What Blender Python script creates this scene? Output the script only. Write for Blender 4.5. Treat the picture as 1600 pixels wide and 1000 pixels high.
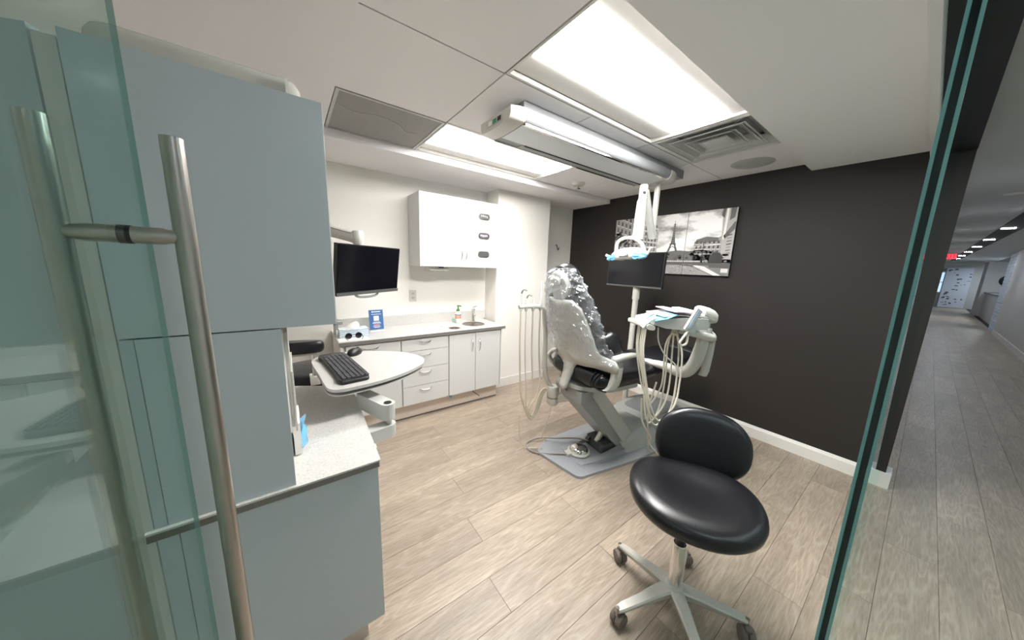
import bpy, bmesh, math, random
from mathutils import Vector, Matrix, noise
random.seed(7)
S = bpy.context.scene
COL = S.collection
for o in list(bpy.data.objects): bpy.data.objects.remove(o)
PI = math.pi

# ------------------------------------------------------------------ camera, world, light, exposure
cd = bpy.data.cameras.new('camera'); cam = bpy.data.objects.new('camera', cd); COL.objects.link(cam)
cd.sensor_fit = 'HORIZONTAL'; cd.sensor_width = 36.0; cd.lens = 36.0*474.466/1600; cd.clip_start = .02; cd.clip_end = 200
cam.matrix_world = Matrix(((0.80802561, 0.07501675, -0.58435186, 0), (-0.5880344, 0.1636305, -0.79211149, 0),
                           (0.03619615, 0.98366536, 0.17633006, 1.45), (0, 0, 0, 1)))
S.camera = cam
W = bpy.data.worlds.new('world'); S.world = W; W.use_nodes = True
W.node_tree.nodes['Background'].inputs[0].default_value = (.55, .62, .70, 1)
W.node_tree.nodes['Background'].inputs[1].default_value = .12
S.view_settings.view_transform = 'Standard'; S.view_settings.look = 'None'
S.view_settings.exposure = 0.0; S.view_settings.gamma = 1.0; S.view_settings.use_curve_mapping = False
LENS_POWER = 65.0          # emission of the two ceiling light lenses
LENS_COL = (1.0, .98, .95)
CORR_POWER = 165.0          # emission of the corridor strip lights

# ------------------------------------------------------------------ materials
def s2l(c): return c/12.92 if c <= .04045 else ((c+.055)/1.055)**2.4
def rgb(r, g, b): return (s2l(r/255), s2l(g/255), s2l(b/255), 1)
def nmat(name):
    m = bpy.data.materials.new(name); m.use_nodes = True
    return m, m.node_tree.nodes, m.node_tree.links, m.node_tree.nodes['Principled BSDF']
def mat(name, c, rough=.5, metal=0, coat=0, var=.04, vscale=6, bump=0, bscale=120, spec=.5, trans=0, emit=None, es=0):
    m, N, L, P = nmat(name)
    P.inputs['Roughness'].default_value = rough; P.inputs['Metallic'].default_value = metal
    P.inputs['Coat Weight'].default_value = coat; P.inputs['Coat Roughness'].default_value = .08
    P.inputs['Specular IOR Level'].default_value = spec; P.inputs['Transmission Weight'].default_value = trans
    tc = N.new('ShaderNodeTexCoord'); nz = N.new('ShaderNodeTexNoise'); nz.inputs['Scale'].default_value = vscale
    nz.inputs['Detail'].default_value = 3
    L.new(tc.outputs['Object'], nz.inputs['Vector'])
    hs = N.new('ShaderNodeMix'); hs.data_type = 'RGBA'
    hs.inputs[6].default_value = (c[0]*(1-var), c[1]*(1-var), c[2]*(1-var), 1)
    hs.inputs[7].default_value = (min(1, c[0]*(1+var)), min(1, c[1]*(1+var)), min(1, c[2]*(1+var)), 1)
    L.new(nz.outputs['Fac'], hs.inputs[0]); L.new(hs.outputs[2], P.inputs['Base Color'])
    if bump:
        n2 = N.new('ShaderNodeTexNoise'); n2.inputs['Scale'].default_value = bscale; n2.inputs['Detail'].default_value = 4
        b = N.new('ShaderNodeBump'); b.inputs['Strength'].default_value = bump; b.inputs['Distance'].default_value = .002
        L.new(tc.outputs['Object'], n2.inputs['Vector']); L.new(n2.outputs['Fac'], b.inputs['Height']); L.new(b.outputs[0], P.inputs['Normal'])
    if emit:
        P.inputs['Emission Color'].default_value = emit; P.inputs['Emission Strength'].default_value = es
    return m
M = {}
M['wall'] = mat('wall_paint', rgb(232, 229, 223), .75, var=.015, vscale=2, bump=.06, bscale=300)
M['dark'] = mat('dark_wall_paint', rgb(44, 39, 37), .62, var=.05, vscale=1.2, bump=.1, bscale=250, spec=.35)
M['ceil'] = mat('ceiling_paint', rgb(236, 234, 234), .85, var=.01, vscale=2, bump=.05, bscale=200)
M['tile'] = mat('ceiling_tile', rgb(238, 235, 235), .8, var=.01, bump=.08, bscale=400)
M['gap'] = mat('shadow_gap', rgb(58, 54, 50), .9)
M['trimw'] = mat('white_trim', rgb(224, 221, 216), .4, var=.01)
M['cab'] = mat('white_gloss_cabinet', rgb(204, 204, 202), .25, coat=.2, var=.008)
M['cabin'] = mat('white_carcass', rgb(222, 219, 213), .5, var=.01)
M['grey'] = mat('grey_gloss_laminate', rgb(184, 193, 198), .38, coat=.12, var=.03, vscale=1.5)
M['greyside'] = mat('pale_grey_edge', rgb(205, 200, 192), .4)
M['chrome'] = mat('chrome', rgb(225, 222, 218), .12, 1, var=.02)
M['steel'] = mat('brushed_steel', rgb(176, 172, 166), .28, 1, var=.08, vscale=40)
M['alu'] = mat('satin_aluminium', rgb(222, 225, 228), .42, .1, var=.03, vscale=20)
M['kick'] = mat('metallic_kick_plate', rgb(214, 202, 190), .25, .25, var=.03)
M['traym'] = mat('tray_laminate', rgb(180, 178, 175), .4, var=.01)
M['black'] = mat('black_vinyl', rgb(20, 20, 24), .3, spec=.5, var=.15, vscale=30, bump=.12, bscale=350)
M['blackp'] = mat('black_plastic', rgb(26, 26, 28), .4, var=.1)
M['blackh'] = mat('black_header_paint', rgb(20, 21, 22), .6, var=.1)
M['kcase'] = mat('keyboard_case', rgb(20, 20, 22), .45)
M['key'] = mat('charcoal_keys', rgb(72, 72, 77), .5, var=.1)
M['screen'] = mat('dark_screen', rgb(12, 13, 19), .14, spec=.5, var=.1)
M['wplas'] = mat('warm_white_plastic', rgb(200, 198, 191), .35, var=.015)
M['gplas'] = mat('light_grey_plastic', rgb(186, 187, 184), .4, var=.02)
M['railgrey'] = mat('track_side_grey', rgb(128, 130, 132), .45, var=.03)
M['sinkm'] = mat('sink_steel', rgb(128, 116, 104), .3, .9, var=.06)
M['bplate'] = mat('base_plate_grey', rgb(160, 163, 168), .45, var=.02)
M['mplas'] = mat('mid_grey_plastic', rgb(150, 152, 151), .45, var=.03)
M['dplas'] = mat('dark_grey_plastic', rgb(80, 80, 80), .5, var=.05)
M['hose'] = mat('white_hose', rgb(228, 222, 208), .4, var=.03)
M['hoseb'] = mat('beige_hose', rgb(214, 203, 184), .4, var=.03)
M['hoseg'] = mat('grey_hose', rgb(150, 143, 134), .4, var=.03)
M['blue'] = mat('blue_barrier_film', rgb(112, 180, 220), .25, var=.2, vscale=30)
M['bluebox'] = mat('brochure_blue', rgb(52, 96, 150), .4, var=.12, vscale=8)
M['white'] = mat('paper_white', rgb(240, 238, 234), .6, var=.01)
M['green'] = mat('green_pump', rgb(60, 120, 60), .4)
M['cream'] = mat('soap_bottle', rgb(240, 240, 232), .3)
M['orange'] = mat('label_orange', rgb(225, 150, 120), .5)
M['lilac'] = mat('lilac_pouch', rgb(205, 188, 214), .4)
M['red'] = mat('red_print', rgb(196, 60, 70), .5)
M['yellow'] = mat('yellow_note', rgb(205, 190, 60), .6)
M['taupe'] = mat('caster_tread', rgb(108, 98, 90), .5)
M['stoolbase'] = mat('satin_white_base', rgb(190, 188, 180), .35, .2, var=.02)
M['lens'] = mat('light_lens', rgb(250, 245, 235), .5, emit=(*LENS_COL, 1), es=LENS_POWER)
M['lens2'] = mat('light_lens_rear', rgb(250, 245, 235), .5, emit=(*LENS_COL, 1), es=LENS_POWER*.53)
M['pan'] = mat('light_pan', rgb(232, 230, 226), .45, var=.01)
M['strip'] = mat('strip_lens', rgb(240, 245, 250), .5, emit=(.80, .90, 1, 1), es=CORR_POWER)
M['exit'] = mat('exit_sign_face', rgb(225, 25, 35), .4, emit=(1, .05, .08, 1), es=1.6)
M['teal'] = mat('glass_arris', rgb(120, 172, 170), .25, var=.12, vscale=4)
M['arris'] = mat('pale_glass_edge', rgb(150, 176, 172), .3, var=.1)
M['dteal'] = mat('glass_edge_core', rgb(10, 22, 26), .15, var=.3)
M['green2'] = mat('indicator_green', rgb(40, 150, 110), .4)
M['tissue'] = mat('tissue_box_print', rgb(178, 198, 214), .5)
M['frost'] = mat('clear_plastic_box', rgb(224, 222, 214), .25, trans=.35, var=.02)
M['corrwall'] = mat('corridor_wall_paint', rgb(206, 203, 200), .7, var=.02)
M['corrceil'] = mat('corridor_ceiling_paint', rgb(188, 190, 188), .8, var=.02)
M['brickw'] = mat('white_painted_brick', rgb(205, 212, 224), .6, var=.04, vscale=20)
M['outside'] = mat('daylit_window', rgb(170, 195, 225), .4, emit=(.45, .62, .85, 1), es=1.2)

def wave_mat():       # tissue box: pale blue waves
    m, N, L, P = nmat('tissue_wave_print'); P.inputs['Roughness'].default_value = .5
    tc = N.new('ShaderNodeTexCoord'); w = N.new('ShaderNodeTexWave'); w.bands_direction = 'Z'
    w.inputs['Scale'].default_value = 22; w.inputs['Distortion'].default_value = 6; w.inputs['Detail'].default_value = 2
    r = N.new('ShaderNodeValToRGB'); r.color_ramp.elements[0].color = rgb(150, 178, 202); r.color_ramp.elements[1].color = rgb(226, 230, 232)
    L.new(tc.outputs['Object'], w.inputs['Vector']); L.new(w.outputs['Fac'], r.inputs[0]); L.new(r.outputs[0], P.inputs['Base Color'])
    return m
M['wave'] = wave_mat()

def quartz():
    m, N, L, P = nmat('grey_quartz'); P.inputs['Roughness'].default_value = .28
    tc = N.new('ShaderNodeTexCoord'); v = N.new('ShaderNodeTexNoise'); v.inputs['Scale'].default_value = 190; v.inputs['Detail'].default_value = 2
    r = N.new('ShaderNodeValToRGB'); e = r.color_ramp.elements
    e[0].position = .30; e[0].color = rgb(172, 170, 166); e[1].position = .42; e[1].color = rgb(196, 194, 190)
    x = e.new(.62); x.color = rgb(199, 197, 193); y = e.new(.7); y.color = rgb(216, 214, 210)
    L.new(tc.outputs['Object'], v.inputs['Vector']); L.new(v.outputs['Fac'], r.inputs[0]); L.new(r.outputs[0], P.inputs['Base Color'])
    return m
M['quartz'] = quartz()
M['qedge'] = mat('quartz_edge', rgb(112, 109, 105), .5, var=.2, vscale=160)

def oak():
    m, N, L, P = nmat('limed_oak_plank'); P.inputs['Roughness'].default_value = .42
    tc = N.new('ShaderNodeTexCoord'); oi = N.new('ShaderNodeObjectInfo')
    ad = N.new('ShaderNodeVectorMath'); ad.operation = 'ADD'
    sc = N.new('ShaderNodeVectorMath'); sc.operation = 'SCALE'; sc.inputs['Scale'].default_value = 37.0
    cx = N.new('ShaderNodeCombineXYZ')
    L.new(oi.outputs['Random'], cx.inputs[0]); L.new(oi.outputs['Random'], cx.inputs[1]); L.new(oi.outputs['Random'], cx.inputs[2])
    L.new(cx.outputs[0], sc.inputs[0]); L.new(tc.outputs['Object'], ad.inputs[0]); L.new(sc.outputs[0], ad.inputs[1])
    mp = N.new('ShaderNodeMapping'); mp.inputs['Scale'].default_value = (1.0, 8.5, 1)
    L.new(ad.outputs[0], mp.inputs['Vector'])
    big = N.new('ShaderNodeTexNoise'); big.inputs['Scale'].default_value = 1.1; big.inputs['Detail'].default_value = 1.5
    L.new(mp.outputs[0], big.inputs['Vector'])
    # cathedral grain: contour lines of a smooth stretched noise field
    mu = N.new('ShaderNodeMath'); mu.operation = 'MULTIPLY'; mu.inputs[1].default_value = 17
    L.new(big.outputs['Fac'], mu.inputs[0])
    fr = N.new('ShaderNodeMath'); fr.operation = 'PINGPONG'; fr.inputs[1].default_value = .5
    L.new(mu.outputs[0], fr.inputs[0])
    r1 = N.new('ShaderNodeValToRGB'); r1.color_ramp.elements[0].position = .0; r1.color_ramp.elements[0].color = (1, 1, 1, 1)
    r1.color_ramp.elements[1].position = .24; r1.color_ramp.elements[1].color = (0, 0, 0, 1)
    L.new(fr.outputs[0], r1.inputs[0])
    fine = N.new('ShaderNodeTexNoise'); fine.inputs['Scale'].default_value = 9; fine.inputs['Detail'].default_value = 6; fine.inputs['Roughness'].default_value = .65
    mp2 = N.new('ShaderNodeMapping'); mp2.inputs['Scale'].default_value = (1.2, 14, 1)
    L.new(ad.outputs[0], mp2.inputs['Vector']); L.new(mp2.outputs[0], fine.inputs['Vector'])
    r2 = N.new('ShaderNodeValToRGB'); e = r2.color_ramp.elements
    e[0].position = .28; e[0].color = rgb(140, 124, 109); e[1].position = .72; e[1].color = rgb(178, 163, 147)
    L.new(fine.outputs['Fac'], r2.inputs[0])
    blo = N.new('ShaderNodeTexNoise'); blo.inputs['Scale'].default_value = 2.2; blo.inputs['Detail'].default_value = 2
    mp3 = N.new('ShaderNodeMapping'); mp3.inputs['Scale'].default_value = (.8, 4, 1)
    L.new(ad.outputs[0], mp3.inputs['Vector']); L.new(mp3.outputs[0], blo.inputs['Vector'])
    mx = N.new('ShaderNodeMix'); mx.data_type = 'RGBA'; mx.inputs[7].default_value = rgb(192, 181, 168)
    f1 = N.new('ShaderNodeMath'); f1.operation = 'MULTIPLY'; L.new(r1.outputs[0], f1.inputs[0]); L.new(blo.outputs['Fac'], f1.inputs[1])
    f2 = N.new('ShaderNodeMath'); f2.operation = 'MULTIPLY'; f2.inputs[1].default_value = .6; L.new(f1.outputs[0], f2.inputs[0])
    L.new(f2.outputs[0], mx.inputs[0]); L.new(r2.outputs[0], mx.inputs[6])
    br = N.new('ShaderNodeMapRange'); br.inputs[3].default_value = .88; br.inputs[4].default_value = 1.06
    L.new(oi.outputs['Random'], br.inputs[0])
    b2 = N.new('ShaderNodeMapRange'); b2.inputs[1].default_value = .3; b2.inputs[2].default_value = .7; b2.inputs[3].default_value = .84; b2.inputs[4].default_value = 1.08
    L.new(blo.outputs['Fac'], b2.inputs[0])
    pm = N.new('ShaderNodeMath'); pm.operation = 'MULTIPLY'; L.new(br.outputs[0], pm.inputs[0]); L.new(b2.outputs[0], pm.inputs[1])
    hv = N.new('ShaderNodeHueSaturation'); L.new(pm.outputs[0], hv.inputs['Value']); L.new(mx.outputs[2], hv.inputs['Color'])
    L.new(hv.outputs[0], P.inputs['Base Color'])
    bp = N.new('ShaderNodeBump'); bp.inputs['Strength'].default_value = .12; bp.inputs['Distance'].default_value = .001
    L.new(fine.outputs['Fac'], bp.inputs['Height']); L.new(bp.outputs[0], P.inputs['Normal'])
    return m
M['oak'] = oak()

def glassmat(name, tint, refl=1.0, rough=.0):
    m = bpy.data.materials.new(name); m.use_nodes = True; N = m.node_tree.nodes; L = m.node_tree.links
    N.remove(N['Principled BSDF'])
    t = N.new('ShaderNodeBsdfTransparent'); t.inputs[0].default_value = tint
    g = N.new('ShaderNodeBsdfGlossy'); g.inputs['Roughness'].default_value = rough; g.inputs[0].default_value = (.86, .97, .95, 1)
    f = N.new('ShaderNodeLayerWeight'); f.inputs['Blend'].default_value = .5
    pw = N.new('ShaderNodeMath'); pw.operation = 'POWER'; pw.inputs[1].default_value = 5.0; L.new(f.outputs['Facing'], pw.inputs[0])
    mm = N.new('ShaderNodeMath'); mm.operation = 'MULTIPLY_ADD'; mm.inputs[1].default_value = .96*refl; mm.inputs[2].default_value = .04*refl
    x = N.new('ShaderNodeMixShader'); L.new(pw.outputs[0], mm.inputs[0]); L.new(mm.outputs[0], x.inputs[0])
    L.new(t.outputs[0], x.inputs[1]); L.new(g.outputs[0], x.inputs[2]); L.new(x.outputs[0], N['Material Output'].inputs['Surface'])
    return m
M['glass'] = glassmat('tinted_door_glass', (.80, .885, .865, 1), .6)
M['clear'] = glassmat('clear_glass', (.9, .96, .95, 1))
def film():
    m = bpy.data.materials.new('crinkled_clear_film'); m.use_nodes = True; N = m.node_tree.nodes; L = m.node_tree.links
    N.remove(N['Principled BSDF'])
    t = N.new('ShaderNodeBsdfTransparent'); t.inputs[0].default_value = (.95, .96, .98, 1)
    g = N.new('ShaderNodeBsdfGlossy'); g.inputs['Roughness'].default_value = .15
    d = N.new('ShaderNodeBsdfDiffuse'); d.inputs[0].default_value = (.86, .9, .95, 1)
    tc = N.new('ShaderNodeTexCoord'); mp = N.new('ShaderNodeMapping'); mp.inputs['Scale'].default_value = (9, 9, 5)
    nz = N.new('ShaderNodeTexNoise'); nz.inputs['Scale'].default_value = 1.0; nz.inputs['Detail'].default_value = 2.5; nz.inputs['Distortion'].default_value = 1.2
    L.new(tc.outputs['Object'], mp.inputs[0]); L.new(mp.outputs[0], nz.inputs['Vector'])
    b = N.new('ShaderNodeBump'); b.inputs['Strength'].default_value = .4; b.inputs['Distance'].default_value = .03
    L.new(nz.outputs['Fac'], b.inputs['Height']); L.new(b.outputs[0], g.inputs['Normal'])
    f0 = N.new('ShaderNodeLayerWeight'); f0.inputs['Blend'].default_value = .5; L.new(b.outputs[0], f0.inputs['Normal'])
    f = N.new('ShaderNodeMath'); f.operation = 'POWER'; f.inputs[1].default_value = 4; L.new(f0.outputs['Facing'], f.inputs[0])
    f_ = N.new('ShaderNodeMath'); f_.operation = 'MULTIPLY_ADD'; f_.inputs[1].default_value = .88; f_.inputs[2].default_value = .085; L.new(f.outputs[0], f_.inputs[0]); f = f_
    # fold lines: thin creases where the noise field passes its mid value
    s = N.new('ShaderNodeMath'); s.operation = 'SUBTRACT'; s.inputs[1].default_value = .5; L.new(nz.outputs['Fac'], s.inputs[0])
    a = N.new('ShaderNodeMath'); a.operation = 'ABSOLUTE'; L.new(s.outputs[0], a.inputs[0])
    r = N.new('ShaderNodeMapRange'); r.inputs[1].default_value = 0; r.inputs[2].default_value = .02; r.inputs[3].default_value = .12; r.inputs[4].default_value = .09
    L.new(a.outputs[0], r.inputs[0])
    x1 = N.new('ShaderNodeMixShader'); L.new(r.outputs[0], x1.inputs[0]); L.new(t.outputs[0], x1.inputs[1]); L.new(d.outputs[0], x1.inputs[2])
    x2 = N.new('ShaderNodeMixShader'); L.new(f.outputs[0], x2.inputs[0]); L.new(x1.outputs[0], x2.inputs[1]); L.new(g.outputs[0], x2.inputs[2])
    L.new(x2.outputs[0], N['Material Output'].inputs['Surface'])
    return m
M['film'] = film()
GREYS = {}
def gmat(v, em=None):
    k = round(v, 2)
    if k not in GREYS:
        c = int(255*k); GREYS[k] = mat('print_grey', rgb(c, int(c*.985), int(c*.975)), .55, var=.10, vscale=38)
    return GREYS[k]
def sky_print():
    m, N, L, P = nmat('printed_cloudy_sky'); P.inputs['Roughness'].default_value = .55
    tc = N.new('ShaderNodeTexCoord'); mp = N.new('ShaderNodeMapping'); mp.inputs['Scale'].default_value = (1, 2.2, 5)
    nz = N.new('ShaderNodeTexNoise'); nz.inputs['Scale'].default_value = 1.7; nz.inputs['Detail'].default_value = 6
    r = N.new('ShaderNodeValToRGB'); r.color_ramp.elements[0].position = .33; r.color_ramp.elements[0].color = rgb(135, 132, 130)
    r.color_ramp.elements[1].position = .50; r.color_ramp.elements[1].color = rgb(248, 246, 244)
    L.new(tc.outputs['Object'], mp.inputs[0]); L.new(mp.outputs[0], nz.inputs['Vector']); L.new(nz.outputs['Fac'], r.inputs[0]); L.new(r.outputs[0], P.inputs['Base Color'])
    return m
M['skyp'] = sky_print()
def perf():      # perforated return air panel
    m, N, L, P = nmat('perforated_grille'); P.inputs['Roughness'].default_value = .6
    tc = N.new('ShaderNodeTexCoord'); v = N.new('ShaderNodeTexVoronoi'); v.inputs['Scale'].default_value = 170; v.inputs['Randomness'].default_value = .1
    r = N.new('ShaderNodeValToRGB'); r.color_ramp.elements[0].position = .25; r.color_ramp.elements[0].color = rgb(96, 94, 90)
    r.color_ramp.elements[1].position = .5; r.color_ramp.elements[1].color = rgb(150, 147, 143)
    L.new(tc.outputs['Object'], v.inputs['Vector']); L.new(v.outputs['Distance'], r.inputs[0]); L.new(r.outputs[0], P.inputs['Base Color'])
    return m
M['perf'] = perf()

# ------------------------------------------------------------------ helpers
WLOC = {}
def empty(name, loc, label, cat, group=None):
    o = bpy.data.objects.new(name, None); COL.objects.link(o); o.location = loc; o.empty_display_size = .1
    WLOC[o.name] = Vector(loc); o['label'] = label; o['category'] = cat
    if group: o['group'] = group
    return o
def tag(o, label=None, cat=None, group=None, kind=None):
    if label: o['label'] = label
    if cat: o['category'] = cat
    if group: o['group'] = group
    if kind: o['kind'] = kind
    return o
def obj(name, bm, m, parent=None, smooth=False, bevel=0, seg=2, org=None, solid=0, sub=0):
    """link bm (in world coordinates) as one mesh object"""
    if bevel:
        es = [e for e in bm.edges if len(e.link_faces) == 2 and e.calc_face_angle(0) > .5]
        bmesh.ops.bevel(bm, geom=es, offset=bevel, segments=seg, affect='EDGES', profile=.5, clamp_overlap=True)
    bmesh.ops.recalc_face_normals(bm, faces=bm.faces)
    if org is None:
        if bm.verts:
            xs = [v.co for v in bm.verts]
            org = Vector([(min(c[i] for c in xs)+max(c[i] for c in xs))/2 for i in range(3)])
        else: org = Vector((0, 0, 0))
    org = Vector(org)
    for v in bm.verts: v.co -= org
    me = bpy.data.meshes.new(name); bm.to_mesh(me); bm.free()
    for k in (m if isinstance(m, (list, tuple)) else [m]): me.materials.append(k)
    if smooth:
        for p in me.polygons: p.use_smooth = True
        if smooth != 'all':
            try: me.set_sharp_from_angle(angle=math.radians(38))
            except Exception: pass
    o = bpy.data.objects.new(name, me); COL.objects.link(o)
    if parent:
        o.parent = parent; o.location = org - WLOC[parent.name]
    else: o.location = org
    WLOC[o.name] = org
    if solid:
        md = o.modifiers.new('thickness', 'SOLIDIFY'); md.thickness = solid; md.offset = 0
    if sub:
        md = o.modifiers.new('subdivision', 'SUBSURF'); md.levels = sub; md.render_levels = sub
    return o
def struct(name, bm, m, parent=None, **k):
    o = obj(name, bm, m, parent, **k)
    if not parent: o['kind'] = 'structure'
    return o
def B(): return bmesh.new()
def box(bm, x0, x1, y0, y1, z0, z1, mi=0, T=None):
    if x0 > x1: x0, x1 = x1, x0
    if y0 > y1: y0, y1 = y1, y0
    if z0 > z1: z0, z1 = z1, z0
    P = [Vector(p) for p in ((x0,y0,z0),(x1,y0,z0),(x1,y1,z0),(x0,y1,z0),(x0,y0,z1),(x1,y0,z1),(x1,y1,z1),(x0,y1,z1))]
    if T: P = [T(p) for p in P]
    vs = [bm.verts.new(p) for p in P]
    for f in ((0,3,2,1),(4,5,6,7),(0,1,5,4),(1,2,6,5),(2,3,7,6),(3,0,4,7)):
        bm.faces.new([vs[i] for i in f]).material_index = mi
    return bm
def bx(*a, **k): return box(B(), *a, **k)
def prism(bm, pts, d, mi=0, T=None):
    """pts: planar 3D polygon, extruded along vector d"""
    pts = [Vector(p) for p in pts]; d = Vector(d)
    if T: A = [T(p) for p in pts]; C_ = [T(p+d) for p in pts]
    else: A = pts; C_ = [p+d for p in pts]
    a = [bm.verts.new(p) for p in A]; b = [bm.verts.new(p) for p in C_]; n = len(a)
    bm.faces.new(a[::-1]).material_index = mi; bm.faces.new(b).material_index = mi
    for i in range(n): bm.faces.new((a[i], a[(i+1) % n], b[(i+1) % n], b[i])).material_index = mi
    return bm
def crom(P, n=6, closed=False):
    P = [Vector(p) for p in P]; out = []; N = len(P)
    if N < 3: return P
    for i in range(N if closed else N-1):
        if closed: p0, p1, p2, p3 = P[i-1], P[i], P[(i+1) % N], P[(i+2) % N]
        else:
            p1, p2 = P[i], P[i+1]; p0 = P[i-1] if i else p1*2-p2; p3 = P[i+2] if i+2 < N else p2*2-p1
        for k in range(n):
            t = k/n
            out.append(.5*((2*p1)+(-p0+p2)*t+(2*p0-5*p1+4*p2-p3)*t*t+(-p0+3*p1-3*p2+p3)*t**3))
    if not closed: out.append(P[-1])
    return out
def tube(bm, path, r, seg=8, smooth=6, closed=False, mi=0, T=None, flat=1.0):
    P = [Vector(p) for p in path]
    if T: P = [T(p) for p in P]
    rr = r if isinstance(r, (list, tuple)) else None
    if smooth:
        if rr:
            n0 = len(P); P = crom(P, smooth, closed); m = len(P)
            rr = [rr[min(int(i*(n0-1)/(m-1)), n0-2)]*(1-(i*(n0-1)/(m-1)) % 1)+rr[min(int(i*(n0-1)/(m-1))+1, n0-1)]*((i*(n0-1)/(m-1)) % 1) if i < m-1 else rr[-1] for i in range(m)]
        else: P = crom(P, smooth, closed)
    n = len(P); rings = []; up = None
    for i in range(n):
        t = (P[(i+1) % n]-P[i-1]) if closed else (P[min(i+1, n-1)]-P[max(i-1, 0)])
        if t.length < 1e-9: t = Vector((0, 0, 1))
        t.normalize()
        if up is None:
            up = Vector((0, 0, 1)) if abs(t.z) < .9 else Vector((1, 0, 0))
        s = t.cross(up)
        if s.length < 1e-6: s = t.cross(Vector((0, 1, 0)))
        s.normalize(); up = s.cross(t).normalized()
        ri = rr[i] if rr else r
        rings.append([bm.verts.new(P[i]+s*math.cos(2*PI*k/seg)*ri+up*math.sin(2*PI*k/seg)*ri*flat) for k in range(seg)])
    for i in range(n if closed else n-1):
        a, b = rings[i], rings[(i+1) % n]
        for k in range(seg): bm.faces.new((a[k], a[(k+1) % seg], b[(k+1) % seg], b[k])).material_index = mi
    if not closed:
        bm.faces.new(rings[0][::-1]).material_index = mi; bm.faces.new(rings[-1]).material_index = mi
    return bm
def rod(bm, a, b, r, seg=12, mi=0, T=None): return tube(bm, [a, b], r, seg, 0, False, mi, T)
def lathe(bm, c, prof, seg=24, ax='z', mi=0, T=None):
    """prof: list of (radius, height)"""
    rings = []
    for r, h in prof:
        ring = []
        for k in range(seg):
            a = 2*PI*k/seg; p = (r*math.cos(a), r*math.sin(a), h)
            if ax == 'x': p = (p[2], p[0], p[1])
            if ax == 'y': p = (p[0], p[2], p[1])
            q = Vector(c)+Vector(p); ring.append(bm.verts.new(T(q) if T else q))
        rings.append(ring)
    for a, b in zip(rings, rings[1:]):
        for k in range(seg): bm.faces.new((a[k], a[(k+1) % seg], b[(k+1) % seg], b[k])).material_index = mi
    bm.faces.new(rings[0][::-1]).material_index = mi; bm.faces.new(rings[-1]).material_index = mi
    return bm
def loft(bm, rings, cap=True, mi=0, T=None):
    R = [[bm.verts.new(T(Vector(p)) if T else Vector(p)) for p in r] for r in rings]; n = len(R[0])
    for a, b in zip(R, R[1:]):
        for k in range(n): bm.faces.new((a[k], a[(k+1) % n], b[(k+1) % n], b[k])).material_index = mi
    if cap: bm.faces.new(R[0][::-1]).material_index = mi; bm.faces.new(R[-1]).material_index = mi
    return bm
def sell(n, a, b, e=2.6):
    out = []
    for k in range(n):
        t = 2*PI*k/n; c, s = math.cos(t), math.sin(t)
        out.append((a*math.copysign(abs(c)**(2/e), c), b*math.copysign(abs(s)**(2/e), s)))
    return out
def pad(bm, c, ex, ey, ez, a, b, h, e=2.6, seg=36, lay=8, dome=.0, T=None):
    """cushion: superellipse plan a x b in the plane (ex, ey), thickness h along ez, rounded rim"""
    c, ex, ey, ez = Vector(c), Vector(ex), Vector(ey), Vector(ez)
    rings = []
    base = sell(seg, 1, 1, e)
    for i in range(lay+1):
        t = -PI/2+PI*i/lay
        k = math.cos(t)**.45 if math.cos(t) > 1e-6 else .0
        z = math.sin(t)*h/2
        k = .75+.25*k if 0 < i < lay else .72
        rings.append([c+ex*(p*a*k)+ey*(q*b*k)+ez*z for p, q in base])
    # extra inner rings on both faces for the doming
    for s in (.5, .2):
        rings.append([c+ex*(p*a*s)+ey*(q*b*s)+ez*(h/2+dome*(1-s*s)) for p, q in base])
        rings.insert(0, [c+ex*(p*a*s)+ey*(q*b*s)-ez*(h/2) for p, q in base])
    return loft(bm, rings, True, 0, T)
def arc(cx, cy, r, a0, a1, n=6): return [(cx+r*math.cos(math.radians(a0+(a1-a0)*i/n)), cy+r*math.sin(math.radians(a0+(a1-a0)*i/n))) for i in range(n+1)]
def rpoly(pts, rad, n=5):
    """round the corners of a 2D polygon"""
    out = []; N = len(pts)
    for i in range(N):
        p0, p1, p2 = Vector(pts[i-1]), Vector(pts[i]), Vector(pts[(i+1) % N])
        r = rad[i] if isinstance(rad, (list, tuple)) else rad
        a = (p0-p1); b = (p2-p1); la = min(r, a.length*.48); lb = min(r, b.length*.48)
        A = p1+a.normalized()*la; Bp = p1+b.normalized()*lb
        for k in range(n+1):
            t = k/n; out.append(tuple((A*(1-t)**2+p1*2*t*(1-t)+Bp*t*t)))
    return out
def text_mesh(name, body, size, m, parent, loc, rot, ext=.002):
    cu = bpy.data.curves.new(name, 'FONT'); cu.body = body; cu.size = size; cu.extrude = ext; cu.align_x = 'CENTER'; cu.align_y = 'CENTER'
    t = bpy.data.objects.new(name+'_src', cu); COL.objects.link(t)
    dg = bpy.context.evaluated_depsgraph_get(); me = bpy.data.meshes.new_from_object(t.evaluated_get(dg))
    bpy.data.objects.remove(t); me.materials.clear(); me.materials.append(m)
    o = bpy.data.objects.new(name, me); COL.objects.link(o); o.rotation_euler = rot; o.parent = parent; o.location = Vector(loc)-WLOC[parent.name]
    return o

# ------------------------------------------------------------------ room constants
XD = 3.295; YB = 3.12; XL = -1.0; ZC = 2.30; YF = -.03

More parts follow.
